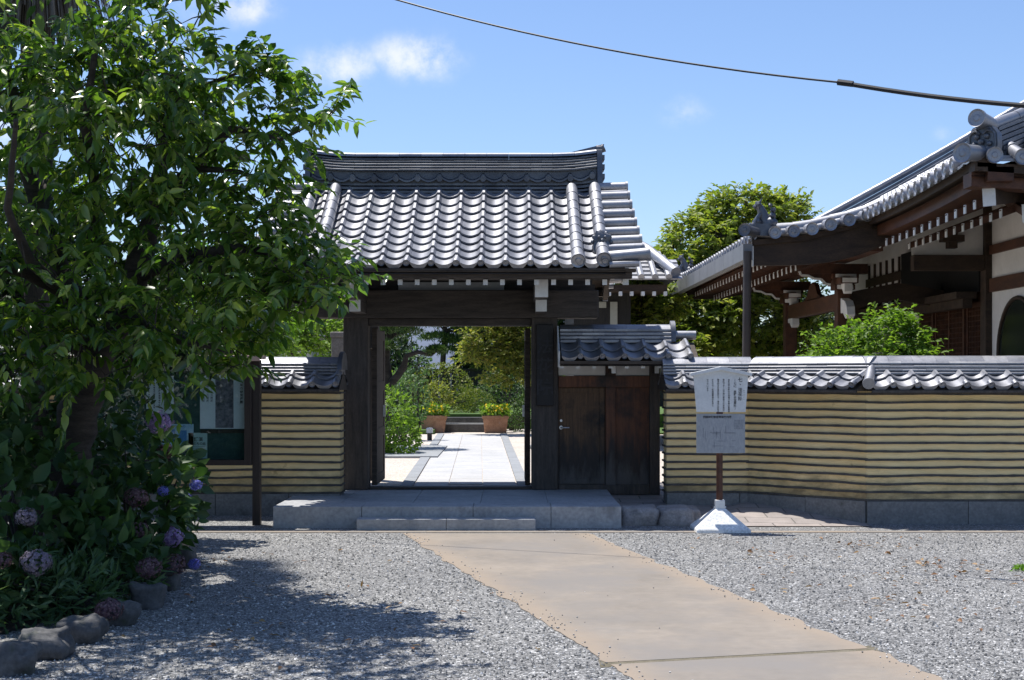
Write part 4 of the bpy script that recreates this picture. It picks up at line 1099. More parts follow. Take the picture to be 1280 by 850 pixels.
mb = MB(); mb.box(X(250, 15.4), X(308, 15.4), 15.435, 15.444, Z(541.5, 15.4), Z(537, 15.4)); mb.build('pen_rail', 'frame', nbd)

# ============================================================ HALL (right)
hall = thing('temple_hall', (7.4, 22, 0), 'large brown temple hall with sweeping grey tiled roof and round window, behind the right wall', 'building')
HP = [(3.66, 3.645), (4.4, 3.725), (5.28, 3.965), (6.3, 4.44), (7.3, 4.98), (8.4, 5.58), (9.8, 6.38), (11.2, 7.2), (12.5, 8.05)]
def hz(x):
    x = max(3.5, min(12.5, x))
    for (a, za), (b, zb_) in zip(HP, HP[1:]):
        if x <= b: return za + (zb_ - za) * (x - a) / (b - a)
    return HP[-1][1]
CY = 16.07; CX = 5.28; YN0, YN1 = 21.0, 30.6
def upt(x, y):
    e = max(0, 1 - (y - CY) / 4.5); f = max(0, 1 - (x - CX) / 4)
    u = .15 * e * e * f
    if y > 20.9:
        k = max(0, 1 - (y - YN0) / 2); k2 = max(0, 1 - (YN1 - y) / 2); u += (.05 * k * k + .05 * k2 * k2) * max(0, 1 - (x - 3.66) / 1.6)
    return u
hroof = None
# west slope pans (stepped) + rolls
mb = MB(); PITCH = .30
def xline(x0, x1, st=.26):
    r = []; x = x0
    while x < x1: r.append(x); x += st
    r.append(x1); return r
y = CY + .15; strips = []
while y < YN1:
    x0 = 3.66 if y > YN0 - .01 else CX; x1 = min(12.5, CX + (y - CY)); strips.append((y, x0, x1)); y += PITCH
for y, x0, x1 in strips:
    xs = xline(x0, x1, .27); mb.cv = rnd.random()
    for a, b in zip(xs, xs[1:]):
        mb.cv = rnd.random()
        r0 = [(a - .01, yy, hz(a) + upt(a, y) + .035 - dz) for yy, dz in ((y - PITCH / 2, -.0), (y, .02), (y + PITCH / 2, 0))]
        r1 = [(b, yy, hz(b) + upt(b, y) + .0 - dz) for yy, dz in ((y - PITCH / 2, 0), (y, .02), (y + PITCH / 2, 0))]
        r2 = [(a - .01, yy, z - .03) for _, yy, z in r0]
        mb.grid([r0, r1]); mb.grid([r0, r2])
hroof = mb.build('tiled_roof', 'tile', hall)
mb = MB()
for y, x0, x1 in strips:
    yy = y + PITCH / 2; x1 = min(12.5, CX + (yy - CY)); xs = xline(x0 - .02, x1, .40)
    if x1 - x0 < .3: continue
    for a, b in zip(xs, xs[1:]):
        mb.cv = rnd.random()
        mb.tube([(a, yy, hz(a) + upt(a, yy) + .075), (b + .01, yy, hz(b) + upt(b, yy) + .07)], [.078, .072], 10)
    mb.disc((x0 + .0, yy, hz(x0) + upt(x0, yy) + .073), (x0 - .05, yy, hz(x0) + upt(x0, yy) + .07), .088, 16)
mb.build('roll_tiles', 'tile', hroof, auto=True)
# south slope
mb = MB(); x = CX + .25
while x < 14.5:
    y1 = CY + min(x - CX, 7.2); n = max(2, int((y1 - CY) / .4))
    ys = [CY + (y1 - CY) * i / n for i in range(n + 1)]
    for a, b in zip(ys, ys[1:]):
        mb.cv = rnd.random(); fa, fb = CX + (a - CY), CX + (b - CY)
        ux = .15 * max(0, 1 - (x - CX) / 4.5) ** 2
        za, zb_ = hz(fa) + ux * max(0, 1 - (a - CY) / 4), hz(fb) + ux * max(0, 1 - (b - CY) / 4)
        mb.tube([(x, a, za + .075), (x, b + .01, zb_ + .07)], [.082, .076], 10)
        mb.add([(x, a - .01, za + .035), (x + .32, a - .01, za + .035), (x + .32, b, zb_), (x, b, zb_)], [(0, 1, 2, 3)])
        mb.add([(x, a - .01, za + .035), (x + .32, a - .01, za + .035), (x + .32, a - .01, za), (x, a - .01, za)], [(0, 1, 2, 3)])
    ux = .15 * max(0, 1 - (x - CX) / 4.5) ** 2; z = hz(CX) + ux + .07
    mb.disc((x, CY, z), (x, CY - .05, z), .094, 18)
    x += .32
mb.build('south_slope', 'tile', hroof, auto=True)
# east and north closing slopes
mb = MB()
for xx in (12.5,): mb.grid([[(12.5, 23.3, 8.05), (12.5, 34, 8.05)], [(19.7, 16.07, 4.1), (19.7, 34, 4.1)]])
mb.grid([[(5.3, 34, 4.08), (12.5, 34, 8.0)], [(5.3, YN1 + .1, 4.05), (12.5, YN1 + .1, 8.0)]])
mb.build('rear_slope', 'tile', hroof)
# far descending ridge on the slope (three layers)
mb = MB()
def fr(t): x_ = 6.2 + (12.5 - 6.2) * t; return Vector((x_, YN1, hz(x_) + .10 + .03 * (t < .03)))
n = 30
for lay, (w, z0, z1) in enumerate(((.26, 0, .09), (.22, .10, .17), (.18, .18, .25))):
    for i in range(n):
        a, b = fr(i / n), fr((i + 1) / n); mb.cv = rnd.random()
        A = [a + Vector((0, -w / 2, z0)), b + Vector((0, -w / 2, z0)), b + Vector((0, w / 2, z0)), a + Vector((0, w / 2, z0))]
        B = [a + Vector((0, -w / 2 + .01, z1)), b + Vector((0, -w / 2 + .01, z1)), b + Vector((0, w / 2 - .01, z1)), a + Vector((0, w / 2 - .01, z1))]
        mb.hexa(A, B)
mb.build('far_ridge', 'tiled', hroof)
mb = MB()
for i in range(n):
    a, b = fr(i / n) + Vector((0, 0, .28)), fr((i + 1) / n) + Vector((0, 0, .28)); mb.tube([a, b], [.075, .07], 10)
mb.tube([fr(0) + Vector((-.35, 0, .25)), fr(0) + Vector((0, 0, .27))], [.085, .075], 12)
mb.build('ridge_roll', 'tile', hroof, auto=True)
# near verge of the porch roof: lengthwise roll and sideways rolls
mb = MB(); xs = xline(3.70, 5.6, .28)
for a, b in zip(xs, xs[1:]): mb.cv = rnd.random(); mb.tube([(a, YN0 + .22, hz(a) + upt(a, YN0) + .13), (b, YN0 + .22, hz(b) + upt(b, YN0) + .13)], [.095, .088], 12)
mb.tube([(3.60, YN0 + .22, 3.80), (3.70, YN0 + .22, 3.79)], [.10, .10], 14)
mb.build('verge_roll', 'tile', hroof, auto=True)
for yv, sg_ in ((YN0, -1), (YN1, 1)):
    for k in range(6):
        xx = 3.92 + k * .275; z = hz(xx) + upt(xx, yv) + .055
        mb = MB(); mb.cv = rnd.random(); mb.tube([(xx, yv - sg_ * .18, z + .02), (xx, yv + sg_ * .14, z)], .086, 14); mb.disc((xx, yv + sg_ * .13, z), (xx, yv + sg_ * .17, z), .095, 20); mb.cv = .8
        mb.add([(xx + .09, yv + sg_ * .10, z - .03), (xx + .19, yv + sg_ * .10, z - .03), (xx + .19, yv - sg_ * .2, z - .01), (xx + .09, yv - sg_ * .2, z - .01)], [(0, 1, 2, 3)])
        mb.build('verge_tile', 'tile', hroof, auto=True)
# corner finials on the porch roof
for yv in (YN0, YN1):
    mb = MB(); c = Vector((3.76, yv + .1, 3.80))
    mb.tube([c + Vector((-.10, -.12, -.02)), c + Vector((-.30, -.34, .0))], [.075, .085], 14); mb.disc(c + Vector((-.29, -.325, 0)), c + Vector((-.32, -.365, 0)), .098, 20)
    mb.prism([(c.x - .18, c.z - .08), (c.x + .26, c.z - .06), (c.x + .20, c.z + .10), (c.x - .10, c.z + .12)], 'y', c.y - .12, c.y + .10)
    mb.tube([c + Vector((.10, 0, .08)), c + Vector((.04, 0, .20)), c + Vector((.0, -.01, .32)), c + Vector((-.03, -.02, .38))], [.11, .09, .065, .05], 12)
    for dx, dz, r in ((-.05, .40, .06), (-.10, .38, .035), (.12, .12, .10), (-.05, .14, .07), (-.16, .06, .08), (.16, .24, .05), (.17, .33, .04), (.13, .40, .03)): mb.sphere(c + Vector((dx, -.03, dz)), r, 12, 9, jit=.5, seed=int(dx * 100) + 20)
    for e in (-.03, .03): mb.tube([c + Vector((-.03, -.02 + e, .44)), c + Vector((.0, -.02 + e * 1.5, .50))], [.018, .005], 6)
    for sgx in (-1, 1): mb.tube([c + Vector((-.02, .05 * sgx, .26)), c + Vector((-.10, .06 * sgx, .16)), c + Vector((-.12, .06 * sgx, .06))], [.035, .03, .03], 8)
    mb.build('corner_finial', 'tiled', hroof, auto=True)
# hip ridge with goblin tile at the near corner
mb = MB()
def hp(t): return Vector((CX + .35 + t, CY + .35 + t, hz(CX + .35 + t) + .15 * max(0, 1 - t / 4) ** 2 * .5 - .05))
dg = Vector((1, 1, 0)).normalized(); sd = Vector((1, -1, 0)).normalized()
n = 16
for lay, (w, z0, z1) in enumerate(((.34, .02, .10), (.30, .11, .16), (.27, .17, .22), (.24, .23, .28), (.21, .29, .34), (.18, .35, .39))):
    for i in range(n):
        a, b = hp(6.6 * i / n), hp(6.6 * (i + 1) / n); mb.cv = rnd.random()
        rise = .05 * max(0, 1 - 6.6 * i / n) 
        mb.hexa([a - sd * w / 2 + Vector((0, 0, z0)), b - sd * w / 2 + Vector((0, 0, z0)), b + sd * w / 2 + Vector((0, 0, z0)), a + sd * w / 2 + Vector((0, 0, z0))],
                [a - sd * w / 2 + Vector((0, 0, z1)), b - sd * w / 2 + Vector((0, 0, z1)), b + sd * w / 2 + Vector((0, 0, z1)), a + sd * w / 2 + Vector((0, 0, z1))])
mb.build('hip_ridge', 'tiled', hroof)
mb = MB()
for i in range(n): mb.tube([hp(6.6 * i / n) + Vector((0, 0, .42)), hp(6.6 * (i + 1) / n) + Vector((0, 0, .42))], [.075, .07], 12)
mb.tube([hp(0) + Vector((-.25, -.25, .46)), hp(0) + Vector((0, 0, .42))], [.095, .085], 16); mb.disc(hp(0) + Vector((-.24, -.24, .46)), hp(0) + Vector((-.275, -.275, .462)), .105, 22)
c = hp(0) + Vector((-.34, -.34, .02)); mb.tube([c + Vector((-.16, -.16, .0)), c + Vector((.2, .2, .05))], [.10, .09], 16); mb.disc(c + Vector((-.14, -.14, 0)), c + Vector((-.18, -.18, 0)), .112, 22)
mb.build('ridge_roll', 'tile', hroof, auto=True)
mb = MB(); c = hp(0) + Vector((-.13, -.13, .20))
def loc(a, b, h): return c + sd * a + dg * b + Vector((0, 0, h))
shape = [(a_ * .9, b_ * .9) for a_, b_ in [(-.17, -.22), (-.21, -.05), (-.20, .10), (-.13, .19), (0, .22), (.13, .19), (.20, .10), (.21, -.05), (.17, -.22)]]
fr_ = [loc(a, -.06, h) for a, h in shape]; bk = [loc(a, .06, h) for a, h in shape]; k = len(shape)
mb.add(fr_ + bk, [tuple(range(k))[::-1], tuple(range(k, 2 * k))] + [(i, (i + 1) % k, (i + 1) % k + k, i + k) for i in range(k)])
mb.tube([loc(a * .86, -.065, h * .86) for a, h in shape], .016, 6)
for e in (-1, 1):
    mb.sphere(loc(e * .06, -.07, .06), .036, 10, 8); mb.tube([loc(e * .02, -.08, .09), loc(e * .07, -.085, .13), loc(e * .13, -.08, .11)], .016, 6); mb.sphere(loc(e * .09, -.07, -.03), .035, 10, 8)
    mb.tube([loc(e * .03, -.08, -.12), loc(e * .1, -.08, -.09)], .012, 6)
mb.sphere(loc(0, -.085, .0), .035, 10, 8); mb.tube([loc(-.07, -.08, -.09), loc(0, -.09, -.075), loc(.07, -.08, -.09)], .014, 6)
mb.build('goblin_tile', 'tiled', hroof, auto=True)
# eave boards and soffit (west main eave, south eave, porch)
def eboard(pts, h, t_, name, mat):   # pts along eave with z top; board hangs down
    mb = MB(); 
    for (p_, q_) in zip(pts, pts[1:]):
        p_ = Vector(p_); q_ = Vector(q_); d_ = (q_ - p_).normalized(); nn_ = Vector((-d_.y, d_.x, 0)) * t_
        mb.hexa([p_ - Vector((0, 0, h)), q_ - Vector((0, 0, h)), q_ + nn_ - Vector((0, 0, h)), p_ + nn_ - Vector((0, 0, h))], [p_, q_, q_ + nn_, p_ + nn_])
    return mb.build(name, mat, hroof)
ew = [(CX + .08, yy, hz(CX) + upt(CX, yy) + .035) for yy in np.linspace(CY + .05, YN0, 16)]
eboard([(x_, y_, z_) for x_, y_, z_ in ew], .10, -.22, 'eave_board', 'halld')
eboard([(x_ + .12, y_, z_ - .10) for x_, y_, z_ in ew], .16, -.30, 'eave_board', 'hallw')
es = [(xx, CY + .05, hz(CX) + .15 * max(0, 1 - (xx - CX) / 4.5) ** 2 - .01) for xx in np.linspace(CX + .05, 14, 24)]
eboard(es, .10, .22, 'eave_board', 'halld')
eboard([(x_, y_ + .12, z_ - .10) for x_, y_, z_ in es], .16, .30, 'eave_board', 'hallw')
mb = MB()
mb.grid([[(CX + .1, yy, hz(CX) + upt(CX, yy) - .12) for yy in np.linspace(CY, YN1, 20)], [(7.45, max(yy, 18.25), 4.72) for yy in np.linspace(CY, YN1, 20)]])
mb.grid([[(xx, CY + .1, hz(CX) + .1 * max(0, 1 - (xx - CX) / 4.5) ** 2 - .12) for xx in np.linspace(CX, 16, 20)], [(max(xx, 7.42), 18.3, 4.72) for xx in np.linspace(CX, 16, 20)]])
mb.grid([[(3.75, yy, 3.50) for yy in np.linspace(YN0 + .05, YN1 - .05, 12)], [(5.5, yy, 3.80) for yy in np.linspace(YN0 + .05, YN1 - .05, 12)]])
mb.build('soffit', 'hallw', hroof)
def ends(mb, x_, y_, z_, w=.03, h=.05, t_=.008): mb.box(x_ - t_, x_ + t_, y_ - w, y_ + w, z_ - h, z_ + h, 1)
y = CY + .75
while y < YN0 + .3:
    u = upt(CX, y)
    for (xa, za, xb, zb2) in ((CX + .28, 3.62 + u * .7, 6.3, 3.93), (6.0, 3.60 + u * .35, 7.4, 4.14)):
        if xa > 5.9 and y < CY + 1.0: continue
        mb = MB(); mb.bar((xa, y, za), (xb, y, zb2), .07, .09); mb.box(xa - .01, xa + .004, y - .036, y + .036, za - .055, za + .052, 1); mb.build('rafter', ['hallw', 'white'], hroof)
    y += .36
x = CX + .9
while x < 8.6:
    for (ya, za, yb2, zb2) in ((CY + .28, 3.66, CY + 1.1, 3.93), (CY + .75, 3.60, CY + 2.2, 4.1)):
        mb = MB(); mb.bar((x, ya, za), (x, yb2, zb2), .07, .09); mb.box(x - .036, x + .036, ya - .01, ya + .004, za - .055, za + .052, 1); mb.build('rafter', ['hallw', 'white'], hroof)
    x += .36
y = YN0 + .45; 
while y < YN1 - .2:
    mb = MB(); mb.bar((3.95, y, 3.38), (4.7, y, 3.50), .06, .08); mb.box(3.94, 3.954, y - .03, y + .03, 3.33, 3.425, 1); mb.build('rafter', ['hallw', 'white'], hroof)
    mb = MB(); mb.bar((4.35, y, 3.30), (5.9, y, 3.72), .06, .08); mb.box(4.34, 4.354, y - .03, y + .03, 3.245, 3.35, 1); mb.build('rafter', ['hallw', 'white'], hroof)
    y += .36
mb = MB(); mb.box(4.62, 4.80, YN0 + .2, YN1 - .2, 3.40, 3.52); mb.box(4.0, 4.12, YN0 + .1, YN1 - .1, 3.44, 3.52); mb.build('eave_purlin', 'hallw', hroof)
# bargeboard of the porch, facing the forecourt
for yv in (YN0 + .02, YN1 - .10):
    mb = MB(); ups = []; los = []
    for i in range(20):
        t = i / 19; xx = 3.62 + 2.15 * t; ups.append((xx, hz(xx) + upt(xx, yv) - .03 * (1 - t))); los.append((xx + .02, 3.29 + .43 * t ** 3.2))
    rows = [[(a, yv, b) for a, b in ups], [(a, yv, b) for a, b in los], [(a, yv + .09, b) for a, b in los], [(a, yv + .09, b) for a, b in ups], [(a, yv, b) for a, b in ups]]
    mb.grid(rows); a, b = ups[0], los[0]; mb.box(a[0] - .012, a[0] + .008, yv - .004, yv + .094, b[1] - .01, a[1] - .08, 1)
    ee = ups[-1]; fe = los[-1]; mb.add([(ee[0], yv, ee[1]), (fe[0], yv, fe[1]), (fe[0], yv + .09, fe[1]), (ee[0], yv + .09, ee[1])], [(0, 1, 2, 3)])
    mb.build('verge_board', ['halld', 'white'], hroof)
    mb = MB(); mb.grid([[(a, yv - .05, b + .012) for a, b in ups], [(a, yv - .05, b - .07) for a, b in ups], [(a, yv - .0025, b - .07) for a, b in ups]]); mb.grid([[(a, yv - .05, b + .012) for a, b in ups], [(a, yv + .3, b + .012) for a, b in ups]]); mb.build('verge_board', 'halld', hroof)
# gutter along the porch eave and its two down pipes
gt_ = MB(); n = 10
for i in range(n):
    a = YN0 - .05 + (YN1 - YN0 + .1) * i / n; b = YN0 - .05 + (YN1 - YN0 + .1) * (i + 1) / n
    gt_.box(3.46, 3.60, a + .008, b - .008, 3.37, 3.61)
gt_.build('gutter', 'gutter', hroof)
for yy in (YN0 - .02, YN1 + .02):
    mb = MB(); mb.tube([(3.49, yy, .1), (3.53, yy, 3.5)], .062, 16); mb.build('down_pipe', 'metal', hall, smooth=True)
# corner timbers with white ends
for (xa, ya, za, l, s) in ((CX + .30, CY + .30, 3.74, 2.4, .15), (CX + .85, CY + .55, 3.57, 2.2, .14)):
    mb = MB(); mb.bar((xa, ya, za), (xa + l * .7, ya + l * .7, za + .35), s, s * 1.5); mb.bar((xa - .008, ya - .008, za - .002), (xa + .004, ya + .004, za), s + .004, s * 1.5 + .006, mi=1); mb.build('hip_rafter', ['halld', 'white'], hroof)
# columns, beams, brackets of the porch
XCOL = 5.6
for yy in (23.7, 28.2):
    mb = MB(); mb.box(XCOL - .12, XCOL + .12, yy - .12, yy + .12, .1, 3.08); mb.build('column', 'hallw', hall, bevel=.015)
    for (w, l, z0, z1) in ((.17, .17, 3.081, 3.17), (.15, .48, 3.172, 3.27), (.22, .22, 3.272, 3.35)):
        mb = MB(); mb.box(XCOL - w, XCOL + w, yy - l, yy + l, z0, z1); mb.box(XCOL - w * .8, XCOL + w * .8, yy - l - .006, yy - l - .0005, z0 + .01, z1 - .01, 1); mb.build('bracket_block', ['hallw', 'white'], hall, bevel=.004)
    mb = MB(); mb.box(XCOL - .75, XCOL + .4, yy - .09, yy + .09, 3.352, 3.52)
    cv = [(-.75, 3.40), (-.72, 3.33), (-.60, 3.32), (-.50, 3.27), (-.38, 3.26), (-.30, 3.18), (-.22, 3.17)]
    mb.prism([(XCOL + a, b) for a, b in cv] + [(XCOL - .17, 3.351), (XCOL - .74, 3.351)], 'y', yy - .07, yy + .07)
    for (a, b), (c_, d_) in zip(cv, cv[1:]): mb.bar((XCOL + a - .005, yy - .085, b), (XCOL + c_ - .005, yy - .085, d_), .02, .035, mi=1, endm=1)
    mb.build('bracket_arm', ['hallw', 'white'], hall)
    mb = MB()   # carved nose pointing toward the forecourt
    y0 = yy - .13
    for dz, sc in ((-.42, 1.0), (-.02, .62)):
        pr = [(y0, 3.10 + dz), (y0 - .12 * sc, 3.12 + dz), (y0 - .34 * sc, 3.00 + dz + (1 - sc) * .05), (y0 - .46 * sc, 3.06 + dz), (y0 - .42 * sc, 3.20 + dz), (y0 - .30 * sc, 3.30 + dz), (y0, 3.36 + dz)]
        mb.prism(pr, 'x', XCOL - .07, XCOL + .07)
    mb.build('carved_nose', 'white', hall, bevel=.01)
mb = MB(); mb.box(XCOL - .08, XCOL + .08, 23.82, 28.08, 2.76, 3.04); mb.build('porch_beam', 'hallw', hall, bevel=.02)
mb = MB(); mb.box(XCOL - .1, XCOL + .1, YN0 + .5, YN1 - .5, 3.55, 3.72); mb.build('eave_purlin', 'hallw', hall)
for yy in (23.7, 28.2):
    mb = MB(); mb.prism([(XCOL + .12, 2.75), (6.5, 2.92), (7.4, 2.75), (7.4, 3.05), (6.5, 3.2), (XCOL + .12, 3.05)], 'y', yy - .1, yy + .1); mb.build('rainbow_beam', 'halld', hall)
# carvings between beam and eave (frog-leg strut)
mb = MB(); pr = [(25.2, 3.05), (25.5, 3.12), (25.7, 3.30), (25.95, 3.36), (26.2, 3.30), (26.4, 3.12), (26.7, 3.05)]
mb.prism(pr, 'x', XCOL - .04, XCOL + .04); mb.build('carved_strut', 'hallw', hall)
# facade wall, facing west
XF = 7.4
hw = MB(); hw.box(XF, XF + .12, 18.3, 21.62, .5, 4.7); hw.box(XF, XF + .12, 21.8, 31.5, 2.95, 4.7); hw.box(XF, XF + .12, 25.2, 31.5, .5, 2.95)
hw.box(XF + .12, 16, 18.3, 18.42, .5, 4.7); hw.build('wall', 'plaster', hall)
mb = MB(); mb.box(XF - .1, XF + .14, 21.58, 21.83, .3, 4.7); mb.build('column', 'halld', hall, bevel=.01)
mb = MB(); mb.box(XF - .1, XF + .14, 18.2, 18.44, .3, 4.7); mb.build('column', 'halld', hall, bevel=.01)
for z0, z1 in ((2.92, 3.13), (3.50, 3.64), (.55, .8)):
    mb = MB(); mb.box(XF - .05, XF - .002, 18.45, 21.57, z0, z1); mb.build('wall_timber', 'hallw', hall, bevel=.006)
mb = MB()
rr = .80; cy_, cz_ = 20.45, 1.98; seg = 40
ring_ = [(cy_ + rr * math.cos(2 * math.pi * k / seg), cz_ + rr * math.sin(2 * math.pi * k / seg)) for k in range(seg)]
mb.prism(ring_, 'x', XF - .012, XF - .004); wn_ = mb.build('round_window', 'darkglass', hall)
mb = MB(); mb.tube([(XF - .02, a, b) for a, b in ring_ + ring_[:1]], .03, 8, cap=False); mb.build('frame', 'halld', wn_, smooth=True)
mb = MB(); mb.box(6.2, XF - .102, 21.60, 21.78, 3.26, 3.50); mb.build('cross_beam', 'halld', hall, bevel=.01)
mb = MB(); mb.add([(6.2, 21.70, 3.502), (XF, 21.70, 3.502), (XF, 21.70, 4.4), (6.9, 21.70, 4.2), (6.2, 21.70, 3.75)], [(0, 1, 2, 3, 4)]); mb.add([(6.2, 21.74, 3.502), (XF, 21.74, 3.502), (XF, 21.74, 4.4), (6.9, 21.74, 4.2), (6.2, 21.74, 3.75)], [(4, 3, 2, 1, 0)]); mb.build('gable_plaster', 'plaster', hall)
mb = MB(); mb.box(6.72, 6.86, 21.55, 21.78, 3.60, 3.85); mb.box(6.62, 6.96, 21.52, 21.79, 3.70, 3.80); mb.build('bracket_block', 'halld', hall)
# lattice doors
mb = MB(); mb.box(XF - .06, XF + .06, 21.84, 25.2, 2.80, 2.95); mb.box(XF - .06, XF + .06, 21.84, 25.2, .60, .80); mb.build('door_frame', 'hallw', hall)
for k in range(4):
    y0 = 21.85 + k * .84; mb = MB(); x0 = XF - .02 - .035 * (k % 2)
    for a in (y0, y0 + .76): mb.box(x0 - .02, x0 + .02, a, a + .07, .80, 2.80)
    for z in (.80, 1.3, 2.72): mb.box(x0 - .018, x0 + .018, y0 + .071, y0 + .759, z, z + .08)
    for q in range(9): mb.box(x0 - .012, x0 + .008, y0 + .10 + q * .072, y0 + .118 + q * .072, 1.38, 2.72)
    for q in range(16): mb.box(x0 - .005, x0 + .012, y0 + .071, y0 + .759, 1.42 + q * .083, 1.434 + q * .083)
    dl = mb.build('lattice_door', 'hallw', hall)
mb = MB(); mb.box(XF + .10, XF + .12, 21.84, 25.2, .8, 2.8); mb.build('interior_shade_sheet', 'black', hall)  # black sheet added behind the lattice to paint in the dark interior
# transom: black sheet standing in for deep shade, paper panels far in
mb = MB(); mb.box(XF - .12, XF - .004, 21.84, 26.2, 2.951, 3.9); mb.build('transom_shade', 'black', hall)
mb = MB()
for q in range(7): mb.box(XF - .04, XF - .003, 26.2 + q * .45, 26.26 + q * .45, 2.96, 3.9)
mb.box(XF - .05, XF - .041, 26.2, 29.1, 3.45, 3.62); mb.build('transom_bars', 'halld', hall)
mb = MB(); mb.box(5.2, 12, 18.2, 31, .2, .6); mb.build('floor', 'halld', hall)
mb = MB(); mb.box(XF - .45, XF - .13, 21.9, 30, 2.84, 2.95); mb.box(XF - .35, XF - .2, 21.9, 30, 2.7, 2.838); mb.build('porch_lintel', 'halld', hall)

# ============================================================ REAR HALL (seen over the side gate)
rh = thing('rear_building', (2.2, 29, .2), 'small tiled temple building glimpsed between the gate roof and the yellow green tree', 'building')
RX0, RX1 = .9, 3.05
mb = MB(); rp = Prof([(0, 4.65), (1.2, 4.05), (2.5, 3.50)])
def rmap2(u, dd, z): return (u, 29.8 - dd, z)
for k in range(9):
    u = RX0 + k * .27; s_a = max(0.0, (u - 1.9) * 1.35); 
    pts = [rp.at(s_a + (rp.L - s_a) * i / 8, .06) for i in range(9)]; mb.tube([rmap2(u, q.x, q.y) for q in pts], .065, 8)
    for c_ in range(11):
        a = rp.L * c_ / 11; b = rp.L * (c_ + 1) / 11
        if b < s_a: continue
        mb.cv = rnd.random(); q0, q1, q2 = rp.at(a, 0), rp.at(b, .03), rp.at(b, 0)
        mb.add([rmap2(u, q0.x, q0.y), rmap2(u + .27, q0.x, q0.y), rmap2(u + .27, q1.x, q1.y), rmap2(u, q1.x, q1.y)], [(0, 1, 2, 3)])
        mb.add([rmap2(u, q1.x, q1.y), rmap2(u + .27, q1.x, q1.y), rmap2(u + .27, q2.x, q2.y), rmap2(u, q2.x, q2.y)], [(0, 1, 2, 3)])
mb.tube([rmap2(1.9, 0, 4.85), rmap2(2.3, .5, 4.55), rmap2(2.75, 1.3, 4.2), rmap2(3.2, 2.45, 3.65)], .11, 10)
mb.grid([[(1.9, 29.8, 4.65), (1.9, 33, 4.65)], [(3.2, 27.5, 3.5), (3.2, 33, 3.5)]])
rr_ = mb.build('tiled_roof', 'tile', rh, auto=True)
mb = MB(); mb.box(RX0, RX1, 27.5, 33, 3.30, 3.42)
for k in range(10):
    u = RX0 + .1 + k * .22; mb.box(u, u + .06, 27.42, 27.6, 3.20, 3.28, 1)
mb.build('eave', ['halld', 'white'], rr_)
mb = MB(); mb.box(1.25, 2.4, 28.3, 33, .2, 3.3); mb.build('wall', 'fence', rh)
mb = MB(); mb.box(X(763, 28.2), X(772, 28.2), 28.25, 28.29, 2.4, 3.12); mb.box(X(749, 28.2), X(758, 28.2), 28.25, 28.29, 3.0, 3.12); mb.build('plaster_panel', 'cream', rh)

# ============================================================ FAR THINGS
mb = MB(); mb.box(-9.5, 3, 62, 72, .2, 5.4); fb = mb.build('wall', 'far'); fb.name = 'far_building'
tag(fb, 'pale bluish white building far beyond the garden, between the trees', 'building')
fn = thing('board_fence', (.5, 46, .2), 'dark board fence closing the far end of the garden', 'fence')
mb = MB(); x = -3.4
while x < 6: mb.box(x, x + .19, 46, 46.03, .3, 1.78 + rnd.uniform(-.01, .01)); x += .2
mb.build('boards', 'fence', fn)
mb = MB(); mb.box(-3.4, 6, 45.96, 46.1, 1.78, 1.84); mb.build('rail', 'fence', fn)
sh = thing('storehouse', (-7.3, 44, .2), 'grey walled storehouse showing through trees left of the gate post', 'building')
mb = MB(); mb.box(-8.6, -6.3, 44, 48, .2, 2.9); mb.build('wall', 'cream', sh)
mb = MB(); mb.prism([(-8.8, 2.9), (-6.1, 2.9), (-7.45, 3.5)], 'y', 43.7, 48.3); mb.build('roof', 'tiled', sh)
mb = MB(); mb.box(-2.57, -2.33, 19.9, 20.2, .2, 2.18); mb.box(-2.585, -2.315, 19.88, 20.22, 2.18, 2.26)
tag(mb.build('stone_pillar', 'rough', bevel=.015), 'rough grey square stone pillar rising behind the left wall end', 'pillar')
# planters, bollard
def planter(px, label):
    Yp = 35; x0 = X(px, Yp); o = thing('planter', (x0, Yp, .2), label, 'planter', 'terracotta planters at the end of the path')
    mb = MB()
    def rg(h, z): return [(x0 - h, Yp - h * .8, z), (x0 + h, Yp - h * .8, z), (x0 + h, Yp + h * .8, z), (x0 - h, Yp + h * .8, z)]
    mb.hexa(rg(.27, .2), rg(.31, .55)); mb.hexa(rg(.335, .55), rg(.335, .63)); mb.build('pot', 'terra', o, bevel=.01)
    mb = MB(); mb.add(rg(.31, .632), [(0, 1, 2, 3)]); mb.build('soil', 'soil', o)
    n = 420; q = np.stack([rng.uniform(-.36, .36, n) + x0, rng.uniform(-.28, .28, n) + Yp, .63 + rng.random(n) * .24], 1)
    leaf_mesh('foliage', [leaf_geo(q, unit(rng.normal(size=(n, 3)) + np.array([0, 0, .8])), unit(rng.normal(size=(n, 3)) + np.array([0, -.5, 1])), np.full(n, .10), np.full(n, .06), rng.random(n))], 'bright', o)
    n = 75; q = np.stack([rng.uniform(-.32, .32, n) + x0, rng.uniform(-.30, .1, n) + Yp, .72 + rng.random(n) * .18], 1)
    leaf_mesh('flowers', [leaf_geo(q, unit(rng.normal(size=(n, 3))), unit(rng.normal(size=(n, 3)) * .4 + np.array([0, -1, 1])), np.full(n, .06), np.full(n, .06), rng.random(n))], 'p_yellow', o)
    return o
planter(542, 'terracotta planter with yellow flowers left of the garden step')
planter(619.5, 'terracotta planter with yellow flowers right of the garden step')
bl = thing('bollard_light', (X(537, 31), 31, .2), 'small white topped bollard light by the garden path', 'lamp')
mb = MB(); mb.tube([(X(537, 31), 31, .2), (X(537, 31), 31, .36)], .055, 14); mb.build('stand', 'metal', bl, smooth=True)
mb = MB(); mb.tube([(X(537, 31), 31, .361), (X(537, 31), 31, .46), (X(537, 31), 31, .475)], [.075, .075, .05], 16); mb.build('head', 'white', bl, auto=True)
